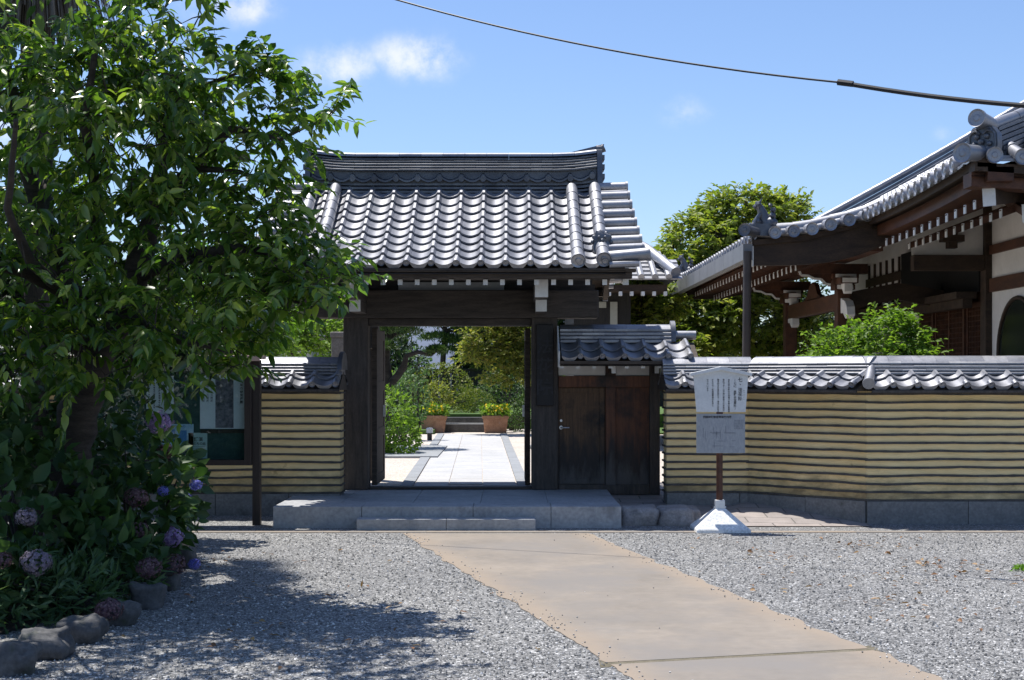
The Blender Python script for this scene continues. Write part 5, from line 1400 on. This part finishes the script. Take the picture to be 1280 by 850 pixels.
mb = MB(); mb.sphere((X(670, 27.4) - .05, 27.3, .24), .07, 12, 8, jit=.3); tag(mb.build('garden_stone', 'kerb', smooth=True), 'small grey stone on the gravel right of the garden path', 'rock')

# ---- overhead cable
A_, B_ = Vector((-1.6, 15.4, 6.1)), Vector((3.9, 10.6, 3.55))
p1 = P(497, 0, 14.5); p2 = P(1050, 103, 12.4); p3 = P(1280, 132, 11.6); 
d12 = (p2 - p1); d23 = (p3 - p2)
cb = thing('overhead_cable', p1, 'thin black overhead cable ending in a thick sleeve at the upper right', 'cable')
pts = []
for i in range(25):
    t = -.5 + 1.5 * i / 24; q = p1 + d12 * t; q.z += -.10 * (1 - (2 * t - 1) ** 2) ; pts.append(q)
mb = MB(); mb.tube(pts, .009, 6); mb.build('wire', 'cable', cb)
mb = MB(); sp_ = [p2 + d23 * t + Vector((0, 0, -.02 * (1 - (2 * t - 1) ** 2))) for t in np.linspace(0, 1.6, 14)]; mb.tube(sp_, .021, 8)
mb.tube([p2 - d23.normalized() * .02, p2 + d23.normalized() * .12], .028, 8); mb.build('sleeve', 'cable', cb)

# ============================================================ PLANTS
def E(px, py, Y, rx, rz, ry=None):   # ellipsoid given in picture size at depth Y
    c = P(px, py, Y); return ((c.x, c.y, c.z), (rx * Y / F, ry if ry else rx * Y / F, rz * Y / F))
def V4(px, py, Y, r): c = P(px, py, Y); return (c.x, c.y, c.z, r)

# cherry tree, the large one in the left foreground
base = Vector((-3.55, 11.2, .15))
limbs = [
    [(base.x, base.y, -.05, .21), V4(92, 560, 11.1, .17), V4(110, 470, 11.0, .145), V4(150, 395, 10.9, .12), V4(172, 345, 10.8, .095), V4(190, 270, 10.7, .07), V4(205, 180, 10.6, .045), V4(215, 90, 10.6, .025)],
    [V4(118, 455, 11.0, .11), V4(90, 370, 11.1, .09), V4(60, 290, 11.2, .075), V4(30, 200, 11.2, .06), V4(10, 90, 11.3, .045), V4(0, -30, 11.3, .03)],
    [V4(172, 345, 10.8, .07), V4(230, 320, 10.5, .05), V4(300, 310, 10.2, .035), V4(365, 320, 10.0, .022), V4(405, 345, 9.9, .012)],
    [V4(190, 270, 10.7, .055), V4(240, 210, 10.5, .04), V4(290, 160, 10.3, .028), V4(350, 175, 10.2, .016), V4(410, 145, 10.1, .004)],
    [V4(110, 320, 11.1, .06), V4(120, 230, 10.6, .045), V4(105, 150, 10.2, .035), V4(120, 60, 10.0, .02)],
    [V4(90, 370, 11.1, .06), V4(30, 340, 10.3, .045), V4(-40, 320, 9.8, .03)],
    [V4(150, 395, 10.9, .06), V4(200, 420, 10.3, .04), V4(250, 430, 10.0, .025), V4(290, 440, 9.9, .012)],
    [V4(60, 290, 11.2, .05), V4(60, 200, 11.9, .035), V4(90, 120, 12.3, .02)],
    [V4(240, 210, 10.5, .03), V4(300, 215, 10.2, .018), V4(345, 235, 10.1, .009)],
    [V4(230, 320, 10.5, .035), V4(290, 350, 10.1, .022), V4(350, 372, 9.95, .013), V4(395, 385, 9.9, .006)],
    [V4(90, 370, 11.1, .05), V4(40, 330, 10.0, .04), V4(10, 260, 9.0, .025), V4(20, 150, 8.4, .014)],
    [V4(205, 180, 10.6, .03), V4(250, 110, 10.4, .02), V4(300, 90, 10.2, .010), V4(330, 95, 10.1, .006)],
]
blobs = [E(80, 180, 11.2, 150, 110, 1.1), E(190, 190, 10.7, 95, 75, .9), E(60, 90, 11.0, 130, 50, 1.1), E(195, 85, 10.7, 55, 30, .5), E(245, 130, 10.5, 45, 22, .35),
         E(60, 330, 10.6, 140, 75, 1.1), E(210, 300, 10.6, 100, 60, .8), E(230, 395, 10.3, 90, 50, .7), E(315, 300, 10.2, 55, 40, .45), E(365, 345, 10.0, 50, 32, .35),
         E(310, 195, 10.3, 45, 30, .4), E(275, 450, 10.0, 40, 26, .3), E(325, 375, 10.0, 40, 20, .3), E(120, 430, 10.5, 120, 45, .9), E(0, 440, 10.3, 80, 60, .8), E(-120, 200, 11, 140, 200, 1.2), E(170, 30, 10.8, 50, 25, .4),
         E(340, 105, 10.1, 26, 16, .2), E(390, 150, 10.0, 26, 9, .15), E(415, 138, 10.0, 20, 8, .12), E(370, 165, 10.1, 24, 12, .15), E(335, 150, 10.1, 30, 26, .25), E(400, 345, 9.9, 36, 14, .2), E(345, 250, 10, 34, 24, .25), E(310, 235, 10, 30, 26, .3), E(370, 388, 9.9, 34, 12, .2), E(290, 95, 10.1, 30, 22, .25), E(235, 10, 10.2, 35, 30, .3),
         E(330, 320, 10.0, 50, 34, .4), E(150, 130, 10.2, 110, 80, .8), ((-2.7, 8.9, 4.75), (1.2, .9, .4)), ((-3.7, 8.2, 4.55), (1.1, .9, .4)), ((-3.0, 10.2, 5.3), (1.2, .8, .4)), ((-3.3, 7.6, 4.6), (.9, .7, .35))]  # blobs in world coordinates: crown out of view, added to shade the ground
make_tree('cherry_tree', 'large cherry tree with drooping green leaves filling the left of the view', (base.x, base.y, 0), limbs, blobs, 1450, 14, .125, 'cherry', twig=.42, droop=.75, aspect=.44, inner=.35, tr=.008)
# dark evergreen shrub behind the cherry
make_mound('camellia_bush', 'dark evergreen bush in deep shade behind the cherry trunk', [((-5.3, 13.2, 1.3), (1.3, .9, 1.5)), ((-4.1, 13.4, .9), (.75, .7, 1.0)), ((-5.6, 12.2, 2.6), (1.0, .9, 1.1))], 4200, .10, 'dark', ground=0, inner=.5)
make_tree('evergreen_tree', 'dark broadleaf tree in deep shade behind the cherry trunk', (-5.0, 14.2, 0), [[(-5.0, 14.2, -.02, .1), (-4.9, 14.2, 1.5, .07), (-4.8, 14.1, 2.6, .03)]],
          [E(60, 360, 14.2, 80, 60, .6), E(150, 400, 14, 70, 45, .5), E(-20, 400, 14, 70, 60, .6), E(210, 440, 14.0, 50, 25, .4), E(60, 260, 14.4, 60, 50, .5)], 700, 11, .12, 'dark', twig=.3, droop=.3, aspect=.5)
# palm
pt = thing('windmill_palm', (-4.4, 13.0, 0), 'palm whose skirt of dead fronds hangs at the upper left corner', 'tree')
mb = MB(); mb.tube([(-4.4, 13, 0), (-4.42, 13, 1.5), (-4.4, 13, 3.2), (-4.42, 13, 5.6)], [.13, .11, .12, .16], 14); mb.build('trunk', 'palmbark', pt, smooth=True)
mb = MB()
for k in range(800):
    a = rnd.uniform(0, 2 * math.pi); r0 = .12; r1 = rnd.uniform(.2, .85); z0 = 5.6 + rnd.uniform(-.1, .25); z1 = 4.60 + rnd.uniform(0, .5); c = Vector((-4.42, 13, 0)); dv = Vector((math.cos(a), math.sin(a), 0))
    mb.cv = rnd.random(); tg = Vector((-math.sin(a), math.cos(a), 0)) * rnd.uniform(.006, .014)
    ps = [c + dv * r0 + Vector((0, 0, z0)), c + dv * (r1 * .8) + Vector((0, 0, (z0 * .55 + z1 * .45))), c + dv * r1 + Vector((0, 0, z1))]
    mb.add([ps[0] - tg, ps[0] + tg, ps[1] + tg, ps[1] - tg], [(0, 1, 2, 3)]); mb.add([ps[1] - tg, ps[1] + tg, ps[2] + tg * .3, ps[2] - tg * .3], [(0, 1, 2, 3)])
mb.build('dead_fronds', 'dead', pt)
n = 26; parts = []
for k in range(n):
    a = 2 * math.pi * k / n + rnd.uniform(-.1, .1); el = rnd.uniform(.0, 1.0); c = np.array([-4.42, 13, 5.75]); dv = np.array([math.cos(a) * math.cos(el), math.sin(a) * math.cos(el), math.sin(el)])
    tip = c + dv * .9; m_ = 22; an = np.linspace(-1.3, 1.3, m_); sdv = unit(np.cross(dv, [0, 0, 1.])); 
    D_ = dv[None] * np.cos(an)[:, None] + sdv[None] * np.sin(an)[:, None] + np.array([0, 0, -.15])
    parts.append(leaf_geo(np.repeat(tip[None], m_, 0), D_, np.repeat(np.cross(sdv, dv)[None], m_, 0), np.full(m_, .62), np.full(m_, .045), rng.random(m_)))
leaf_mesh('fronds', parts, 'dark', pt)

# hydrangeas
mb = MB()
pl_ = [(-6, 7.0), (-3.62, 7.95), (-3.3, 8.7), (-3.0, 9.7), (-2.95, 10.9), (-2.9, 12.2), (-3.0, 13.4), (-3.4, 14.2), (-6, 14.4), (-9, 14.4), (-9, 7)]
mb.add([(a, b, .012) for a, b in pl_], [tuple(range(len(pl_)))])
struct('flower_bed', mb, 'soil', 'dark shaded soil of the flower bed at the left', 'flower bed')
def hyd(name_label, blobs, n, heads, seed):
    th = make_mound('hydrangea', name_label, blobs, n, .15, 'hyd', cat='shrub', aspect=.62, group='hydrangea bushes', ground=.08, inner=.72, up=.5, jit=.4)
    for i, (px, py, rpx, col, Yh) in enumerate(heads):
        Yh -= .22; c = P(px, py, Yh); r = 1.02 * rpx * Yh / F
        hm = MB(); hm.sphere(c, r * .80, 10, 8, mi=0); 
        nfl = 210; parts = []
        d = unit(rng.normal(size=(nfl, 3))); ctr = np.array(c) + d * r * rng.uniform(.86, 1.02, (nfl, 1)) * np.array([1, 1, .82]); ctr += np.array([mnoise.noise(Vector(q_ * 2.2) + Vector((px, 0, 0))) for q_ in d])[:, None] * d * r * .25
        for q in range(4):
            t1 = unit(np.cross(d, np.array([.3, .5, .8]))); t2 = np.cross(d, t1); a = q * math.pi / 2 + rng.random(nfl) * .4
            D_ = t1 * np.cos(a)[:, None] + t2 * np.sin(a)[:, None] + d * .12
            parts.append(leaf_geo(ctr, D_, d, np.full(nfl, r * .15), np.full(nfl, r * .17), np.clip(rng.normal(.5, .25, nfl), 0, 1)))
        fh = leaf_mesh('flower_head', parts, col, th)
        if i == 0: pass
    return th
H1 = [(104, 503, 9, 'p_blue', 11.3), (198, 528, 16, 'p_lilac', 11.6), (172, 490, 7, 'p_white', 11.9), (171, 622, 15, 'p_dusky', 11.0), (204, 614, 7, 'p_blue', 11.3), (245, 606, 8, 'p_blue', 11.9), (233, 622, 7, 'p_blue', 12.1), (172, 664, 15, 'p_dusky', 10.7),
      (214, 671, 15, 'p_lilac', 11.2), (186, 710, 16, 'p_dusky', 10.2), (217, 706, 15, 'p_dusky', 10.9), (243, 705, 8, 'p_blue', 11.4), (208, 565, 12, 'p_dusky', 12.0)]
H2 = [(45, 703, 19, 'p_mauve', 9.3), (33, 646, 13, 'p_mauve', 9.4), (136, 762, 17, 'p_dusky', 9.3), (3, 700, 12, 'p_dusky', 9.2)]
hyd('hydrangea bush with lilac, blue and dusky flower heads, in front of the notice board', [((-3.28, 11.9, .62), (.64, .85, .60)), ((-3.75, 11.7, 1.10), (.55, .7, .50)), ((-3.1, 11.2, .42), (.45, .6, .42))], 1500, H1, 1)
hyd('hydrangea bush with mauve heads at the left edge above the rocks', [((-3.6, 10.1, .6), (.65, .75, .60)), ((-4.2, 10.2, .9), (.7, .8, .7)), ((-3.15, 10.2, .35), (.38, .5, .35)), ((-3.75, 9.1, .35), (.5, .45, .36)), ((-4.5, 9.2, .6), (.6, .6, .6)), ((-3.05, 10.4, .26), (.42, .55, .30))], 2400, H2, 2)
# rocks along the bed
for i, (px, py, rx, rz, lb) in enumerate(((12, 820, 34, 26, 'grey rock with a flat top at the lower left corner'), (58, 800, 33, 26, 'rounded dark rock second from the left corner'), (104, 786, 28, 20, 'dark rock in shade below the dusky flower head'),
        (150, 764, 24, 20, 'small dark rock midway along the flower bed edge'), (184, 742, 22, 22, 'brownish upright rock under the dusky flower heads'), (208, 720, 18, 22, 'narrow rock between two larger ones along the bed'), (230, 690, 17, 24, 'rock at the far corner of the flower bed, under the lilac flower'), (222, 672, 18, 16, 'rock behind the corner rock of the flower bed'))):
    Yk = 2896 / (py + rz * .8 - 468); c = P(px, py, Yk); s = Yk / F
    mb = MB(); mb.rock(c - Vector((0, 0, rz * s * .25)), rx * s * .92, rx * s * .75, rz * s * .9, seed=i + 40, p=.55, jit=.42)
    tag(mb.build('rock', 'rock', smooth=True), lb, 'rock', 'rocks edging the flower bed')
make_mound('fern', 'low dark fern like plant over the rocks at the lower left', [((-2.98, 9.55, .14), (.30, .35, .26)), ((-3.3, 9.3, .2), (.4, .4, .30)), ((-2.85, 10.35, .14), (.25, .4, .24))], 1700, .13, 'greyg', cat='plant', aspect=.2, ground=.012, inner=.3)
# grass tuft
gtf = thing('grass_tuft', (-3.75, 8.3, .05), 'tuft of long grass blades at the lower left edge', 'plant')
n = 70; q = np.repeat(np.array([[-3.72, 8.45, .05]]), n, 0) + rng.normal(size=(n, 3)) * np.array([.10, .08, .01])
leaf_mesh('blades', [leaf_geo(q, unit(rng.normal(size=(n, 3)) * .5 + np.array([.15, -.1, 1.1])), unit(rng.normal(size=(n, 3)) + np.array([0, -1, .3])), rng.uniform(.25, .55, n), np.full(n, .014), rng.random(n), 0.2, 4.0)], 'blade', gtf)

# trees behind the walls
make_tree('maple_tree', 'bright green maple behind the left wall, half hidden by the cherry', (-3.9, 20.2, .2), [[(-3.9, 20.2, .1, .1), (-3.85, 20.2, 1.3, .08), (-3.7, 20.1, 2.3, .05), (-3.3, 20, 3.0, .02)], [(-3.8, 20.2, 1.5, .05), (-4.3, 20.1, 2.4, .03), (-4.6, 20, 3.0, .015)]],
          [E(300, 365, 20, 60, 45), E(240, 350, 20.3, 50, 40), E(340, 400, 20, 30, 35), E(190, 400, 20.5, 60, 40), E(265, 425, 20, 70, 25)], 900, 11, .10, 'maple', twig=.35, droop=.3, aspect=.6)
make_tree('garden_tree', 'mid green tree at the left between maple and gate post', (-4.1, 25, .2), [[(-4.1, 25, .1, .1), (-4.0, 25, 1.6, .06), (-3.8, 25, 2.4, .03)]],
          [E(400, 420, 25, 30, 22), E(420, 405, 26, 22, 18), E(365, 430, 25, 20, 18), E(345, 380, 26, 22, 50), E(330, 425, 24, 25, 15)], 420, 11, .12, 'bright', twig=.4, droop=.3, aspect=.5)
make_tree('broadleaf_tree', 'tall yellow green tree between the gate roof and the temple hall', (4.9, 35, .2),
          [[(4.9, 35, .1, .28), (4.9, 35, 2, .2), (5.0, 35, 4, .12), (5.1, 35, 5.6, .05)], [(4.9, 35, 2, .14), (3.9, 34.8, 3.2, .08), (3.4, 34.6, 4.0, .04)], [(4.9, 35, 2.2, .12), (6.0, 34.8, 3.6, .07), (6.8, 34.8, 4.6, .03)], [(4.9, 35, 1.6, .1), (3.9, 34.5, 2.2, .06), (3.1, 34.2, 2.6, .03)], [(3.1, 34.2, 2.6, .05), (2.9, 31.5, 3.0, .04), (2.85, 29.5, 3.1, .02)], [(4.9, 35, 1.6, .1), (5.9, 34.5, 2.2, .06), (6.7, 34.2, 2.6, .03)]],
          [E(930, 270, 35, 52, 32), E(975, 272, 35.5, 34, 26), E(880, 305, 34.5, 50, 32), E(845, 345, 34, 40, 28), E(900, 350, 34.2, 50, 34), E(826, 385, 33.5, 42, 26), E(815, 412, 33, 34, 22), E(880, 400, 33.5, 50, 34), E(950, 400, 34, 50, 40), E(960, 320, 34.5, 45, 35), E(850, 435, 33, 50, 20), E(1000, 430, 34, 40, 40), E(822, 372, 30, 26, 22), E(808, 400, 29.5, 26, 18), E(800, 350, 29, 14, 10)],
          3700, 12, .165, 'olive', twig=.36, droop=.25, aspect=.5, inner=.45, tr=.02)
make_tree('dark_tree', 'dark evergreen behind the temple porch columns', (7.2, 38, .2), [[(7.2, 38, .1, .2), (7.2, 38, 2, .14), (7.1, 38, 4, .05)]],
          [E(980, 400, 38, 60, 50), E(1040, 420, 38, 60, 45), E(900, 440, 38, 60, 35)], 900, 11, .17, 'dark', twig=.45, droop=.3, aspect=.5)
make_tree('garden_bush', 'bright green leafy bush rising over the right wall before the hall', (4.75, 18.2, .2), [[(4.75, 18.2, .1, .05), (4.8, 18.2, 1.4, .035), (4.9, 18.2, 2.1, .015)], [(4.75, 18.2, .9, .03), (4.2, 18.2, 1.6, .02), (4.0, 18.1, 1.9, .01)], [(4.75, 18.2, .9, .03), (5.2, 18.2, 1.6, .02), (5.35, 18.1, 1.95, .01)]],
          [E(1100, 425, 18.2, 45, 28), E(1125, 412, 18.2, 26, 20), E(1045, 438, 18.1, 34, 18), E(1145, 440, 18, 25, 18), E(1085, 460, 18.1, 70, 30)], 520, 11, .085, 'bright', twig=.22, droop=.1, aspect=.5, cat='shrub', tr=.006)

# garden seen through the gate
make_mound('garden_shrub', 'bright green leafy shrub just left of the path beyond the gate', [((-2.35, 25.6, .75), (.62, .6, .70)), ((-2.0, 25.4, .5), (.35, .4, .4))], 1900, .085, 'bright', inner=.65)
make_mound('garden_shrub', 'grey green shrub behind the bright one', [((-2.25, 28.8, 1.1), (.55, .5, .62)), ((-2.6, 28.5, .9), (.6, .5, .8))], 1200, .09, 'greyg')
make_mound('garden_shrub', 'shrub filling the corner behind the left door leaf', [((-3.2, 27.5, .9), (.7, .7, .8))], 900, .10, 'dark')
make_mound('round_azalea', 'large rounded azalea bush behind the left planter', [((-2.0, 39, 1.15), (.95, .8, .82)), ((-1.5, 38.6, .85), (.5, .5, .5))], 3400, .065, 'azalea', cat='shrub', ground=.6, inner=.86, jit=.3, zmin=.6)
make_mound('round_azalea', 'low clipped dome of azalea on the grass between the planters', [((-1.05, 40, .62), (.62, .6, .62))], 2400, .05, 'azalea', cat='shrub', ground=.6, inner=.9, jit=.25, zmin=.6)
make_mound('flowering_shrub', 'pale yellow green shrub standing over the left planter', [((X(548, 36), 35.9, 1.05), (.42, .35, .42))], 500, .10, 'ymaple', ground=.3, inner=.4)
make_mound('dark_shrub', 'dark pine like shrub behind the right planter', [((-.05, 36.5, 1.0), (.85, .6, .75)), ((.5, 35.5, .6), (.6, .5, .65))], 2600, .10, 'pine', aspect=.25, inner=.5)
make_mound('garden_shrub', 'small green shrub below the large azalea by the steps', [((X(585, 42) - .1, 42.2, .95), (.3, .3, .35))], 300, .08, 'bright', ground=.6, inner=.5)
def pads(name, label, base, limbs, padl, matl, n_per, leaf, aspect, barkm='bark'):
    th = thing(name, base, label, 'tree'); mb = MB()
    for lb in limbs: mb.tube([l[:3] for l in lb], [l[3] for l in lb], 10)
    for c, r in padl: 
        # branch to each pad from the nearest limb point
        pts = [Vector(l[:3]) for lb in limbs for l in lb]; q = min(pts, key=lambda v_: (v_ - Vector(c)).length); mb.tube([q, (q + Vector(c)) / 2 + Vector((0, 0, -.05)), c], [.04, .03, .015], 6)
    mb.build('trunk', barkm, th, smooth=True); parts = []
    for c, r in padl:
        n = n_per; d = unit(rng.normal(size=(n, 3))); d[:, 2] = np.abs(d[:, 2]) * .9 - .12; rr = rng.uniform(.55, 1.05, (n, 1)); q = np.array(c) + d * rr * np.array(r)
        parts.append(leaf_geo(q, unit(d * .6 + rng.normal(size=(n, 3)) * .6 + np.array([0, 0, .5])), unit(rng.normal(size=(n, 3)) * .5 + np.array([0, 0, 1.])), leaf * rng.uniform(.7, 1.2, n), leaf * aspect * np.ones(n), np.clip(rng.normal(.5, .25, n), 0, 1)))
    leaf_mesh('crown', parts, matl, th); return th
pads('niwaki_pine', 'gnarled garden pine with cloud like pads, left inside the gate', (-2.6, 27.5, .2), [[V4(470, 560, 27.5, .12), V4(474, 520, 27.5, .11), V4(482, 485, 27.5, .10), V4(497, 470, 27.4, .075), V4(505, 458, 27.4, .07), V4(508, 445, 27.4, .055), V4(522, 440, 27.3, .045), V4(532, 442, 27.3, .03)], [V4(486, 480, 27.5, .10), V4(482, 450, 27.5, .08), V4(486, 420, 27.5, .05)]],
     [E(495, 418, 27.5, 34, 16), E(520, 405, 27.6, 30, 14), E(480, 395, 27.5, 34, 16), E(470, 435, 27, 26, 12), E(505, 385, 27.4, 34, 15), E(545, 440, 27.2, 10, 6)], 'pine', 900, .12, .2)
make_mound('garden_shrub', 'pale leafed shrub under the gnarled pine', [((X(520, 31), 31, 1.85), (.35, .4, .42)), ((X(505, 31), 31, 1.4), (.4, .4, .42))], 480, .10, 'greyg', inner=.4, ground=.2)
pads('garden_pine', 'upright dark pine with layered pads in the middle of the view through the gate', (X(553, 43), 43, .6), [[(X(553, 43), 43, .5, .10), (X(553, 43), 43, 1.8, .09), (X(556, 43), 43, 3.0, .07), (X(558, 43), 43, 4.0, .04)]],
     [E(556, 440, 43, 26, 8), E(548, 424, 43, 24, 9), E(565, 408, 43, 26, 9), E(545, 398, 43, 24, 9), E(575, 428, 43, 24, 9), E(590, 412, 43, 26, 10), E(600, 440, 43, 24, 9), E(585, 450, 43.2, 20, 8), E(595, 395, 43, 26, 10), E(610, 460, 43.3, 20, 9)], 'pine', 900, .15, .22)
make_tree('small_maple', 'yellowing maple leaning over the right side of the garden', (.75, 34.2, .2), [[(.75, 34.2, .1, .10), (.5, 34.2, 1.2, .08), (.2, 34.2, 2.0, .05), (-.2, 34.1, 2.7, .02)], [(.55, 34.2, 1.0, .06), (.6, 34, 2.2, .04), (.5, 34, 3.1, .02)]],
          [E(610, 425, 34, 30, 14), E(640, 410, 34.2, 30, 16), E(595, 445, 34, 20, 9), E(635, 445, 34, 34, 14), E(640, 470, 33.8, 34, 12), E(655, 430, 34, 26, 20), E(620, 395, 34, 34, 12)], 750, 12, .10, 'ymaple', twig=.28, droop=.15, aspect=.6)
# dense evergreens closing the garden behind
for i, (px, Yt, zc, rx, lb) in enumerate(((478, 50, 2.6, 1.0, 'dark evergreen at the far left of the view through the gate'), (640, 50, 3.0, 1.7, 'dark evergreen behind the yellowing maple'), (598, 49, 2.7, .8, 'dark evergreen right of the layered pine'), (760, 48, 2.6, 2.2, 'dark evergreen behind the side door roof'), (400, 50, 2.4, 1.5, 'dark evergreen far behind the left gate post'))):
    xx = X(px, Yt)
    make_tree('evergreen_tree', lb, (xx, Yt, .2), [[(xx, Yt, .1, .16), (xx, Yt, 2, .1), (xx, Yt, zc + 1, .04)]], [((xx, Yt, zc), (rx, .9, 1.5)), ((xx + .3 * rx, Yt, zc - 1.2), (rx, .9, 1.0)), ((xx - .3 * rx, Yt, zc + 1.2), (rx * .7, .7, .9))], int(420 * rx), 12, .24, 'dark', twig=.5, droop=.2, aspect=.5, group='evergreens closing the garden', tr=.02)

make_mound('garden_shrub', 'dark clipped shrub against the board fence, behind the low azalea dome', [((-.1, 44.5, 1.0), (1.1, .6, .9)), ((1.2, 44, 1.0), (1.0, .6, 1.0))], 2200, .10, 'pine', ground=.6, inner=.8, zmin=.6)
make_mound('garden_shrub', 'rounded green shrub left of the large azalea', [((-3.5, 37.5, 1.0), (.8, .7, .8)), ((-4.3, 36.5, 1.1), (.8, .7, .9))], 2200, .08, 'bright', ground=.3, inner=.8, zmin=.3)
make_mound('garden_shrub', 'dark green shrub in front of the pale building at the far left', [((-3.6, 45, 1.7), (.9, .6, 1.2))], 1500, .12, 'dark', ground=.6, inner=.7, zmin=.6)
# ============================================================ SMALL LITTER
n = 900; mb = MB(); 
for k in range(n):   # loose stones along and on the concrete path
    t = rnd.random(); y = 14.5 - t * 8.5; s = rnd.random() < .5
    if mnoise.noise(Vector((y * 1.1, s * 9.0, 2))) < rnd.uniform(-.3, .3): continue
    xl = -1.14 + (14.56 - y) * .26; xr2 = .79 + (14.56 - y) * .2235
    x = (xl + abs(rnd.gauss(0, .10)) - .03) if s else (xr2 - abs(rnd.gauss(0, .10)) + .03)
    if rnd.random() < .06: x = rnd.uniform(xl, xr2)
    r = rnd.uniform(.003, .0075); mb.cv = rnd.uniform(.35, 1); mb.sphere((x, y, .005 + r * .5), r, 5, 3, jit=.5, seed=k, sc=(1, 1, .7))
o = mb.build('loose_gravel', 'chip'); tag(o, 'loose gravel stones strewn along the concrete path edges', 'gravel', kind='stuff')
n = 26000; mb2v = []; 
y = 7.2 + 8.0 * rng.random(n) ** 1.3; x = rng.uniform(-1, 1, n) * y * .42
keep = ~((x > -1.14 + (14.56 - y) * .26 - .02) & (x < .79 + (14.56 - y) * .2235 + .02)) & ~((x < -2.9)) & (y < 14.6)
x, y = x[keep], y[keep]; n = len(x); r = rng.uniform(.004, .011, n)
oc = np.array([(1, 0, 0), (0, 1, 0), (-1, 0, 0), (0, -1, 0), (0, 0, 1), (0, 0, -1.)]); fo = np.array([(0, 1, 4), (1, 2, 4), (2, 3, 4), (3, 0, 4), (1, 0, 5), (2, 1, 5), (3, 2, 5), (0, 3, 5)])
Vv = oc[None] * r[:, None, None] * rng.uniform(.5, 1.3, (n, 6, 1)) + np.stack([x, y, r * .35], 1)[:, None]
me = bpy.data.meshes.new('surface_gravel'); me.from_pydata(Vv.reshape(-1, 3).tolist(), [], (np.arange(n)[:, None, None] * 6 + fo).reshape(-1, 3).tolist()); me.materials.append(M['chip']); aa_ = me.attributes.new('var', 'FLOAT', 'POINT'); aa_.data.foreach_set('value', np.repeat(rng.random(n), 6).astype(np.float32))
o = bpy.data.objects.new('surface_gravel', me); COL.objects.link(o); tag(o, 'loose crushed stones on top of the gravel forecourt', 'gravel', kind='stuff')
n = 90; xy = np.stack([rng.uniform(1.5, 4.2, n), rng.uniform(9, 14.2, n), np.full(n, .018)], 1)
xy2 = np.stack([rng.uniform(-3, .4, 60), rng.uniform(7.8, 13.5, 60), np.full(60, .018)], 1); xy3 = np.concatenate([np.stack([rng.normal(cx_, .16, 14), rng.normal(cy2, .22, 14), np.full(14, .02)], 1) for cx_, cy2 in ((3.55, 12.2), (3.1, 11.3), (2.7, 10.1), (3.9, 11.7), (2.4, 12.6), (3.4, 13.4), (-1.6, 9.0), (-2.6, 12.2))]); q = np.concatenate([xy, xy2, xy3]); q = q[~((q[:, 0] > -1.14 + (14.56 - q[:, 1]) * .26 - .03) & (q[:, 0] < .79 + (14.56 - q[:, 1]) * .2235 + .03))]; n = len(q)
d = rng.normal(size=(n, 3)); d[:, 2] *= .15
o = leaf_mesh('fallen_leaves', [leaf_geo(q, unit(d), unit(rng.normal(size=(n, 3)) * .3 + np.array([0, 0, 1])), rng.uniform(.03, .075, n), rng.uniform(.018, .04, n), rng.random(n))], 'litter', None)
tag(o, 'small brown fallen leaves scattered over the gravel', 'leaves', kind='stuff')
wd = thing('weed', (X(1278, 11.8), 11.8, 0), 'small green weed in the gravel at the right edge', 'plant'); n = 60
q = np.repeat(np.array([[X(1279, 11.8), 11.8, .01]]), n, 0) + rng.normal(size=(n, 3)) * np.array([.05, .05, .005])
leaf_mesh('leaves', [leaf_geo(q, unit(rng.normal(size=(n, 3)) + np.array([0, 0, .8])), unit(rng.normal(size=(n, 3)) + np.array([0, 0, 1])), np.full(n, .05), np.full(n, .025), rng.random(n))], 'maple', wd)
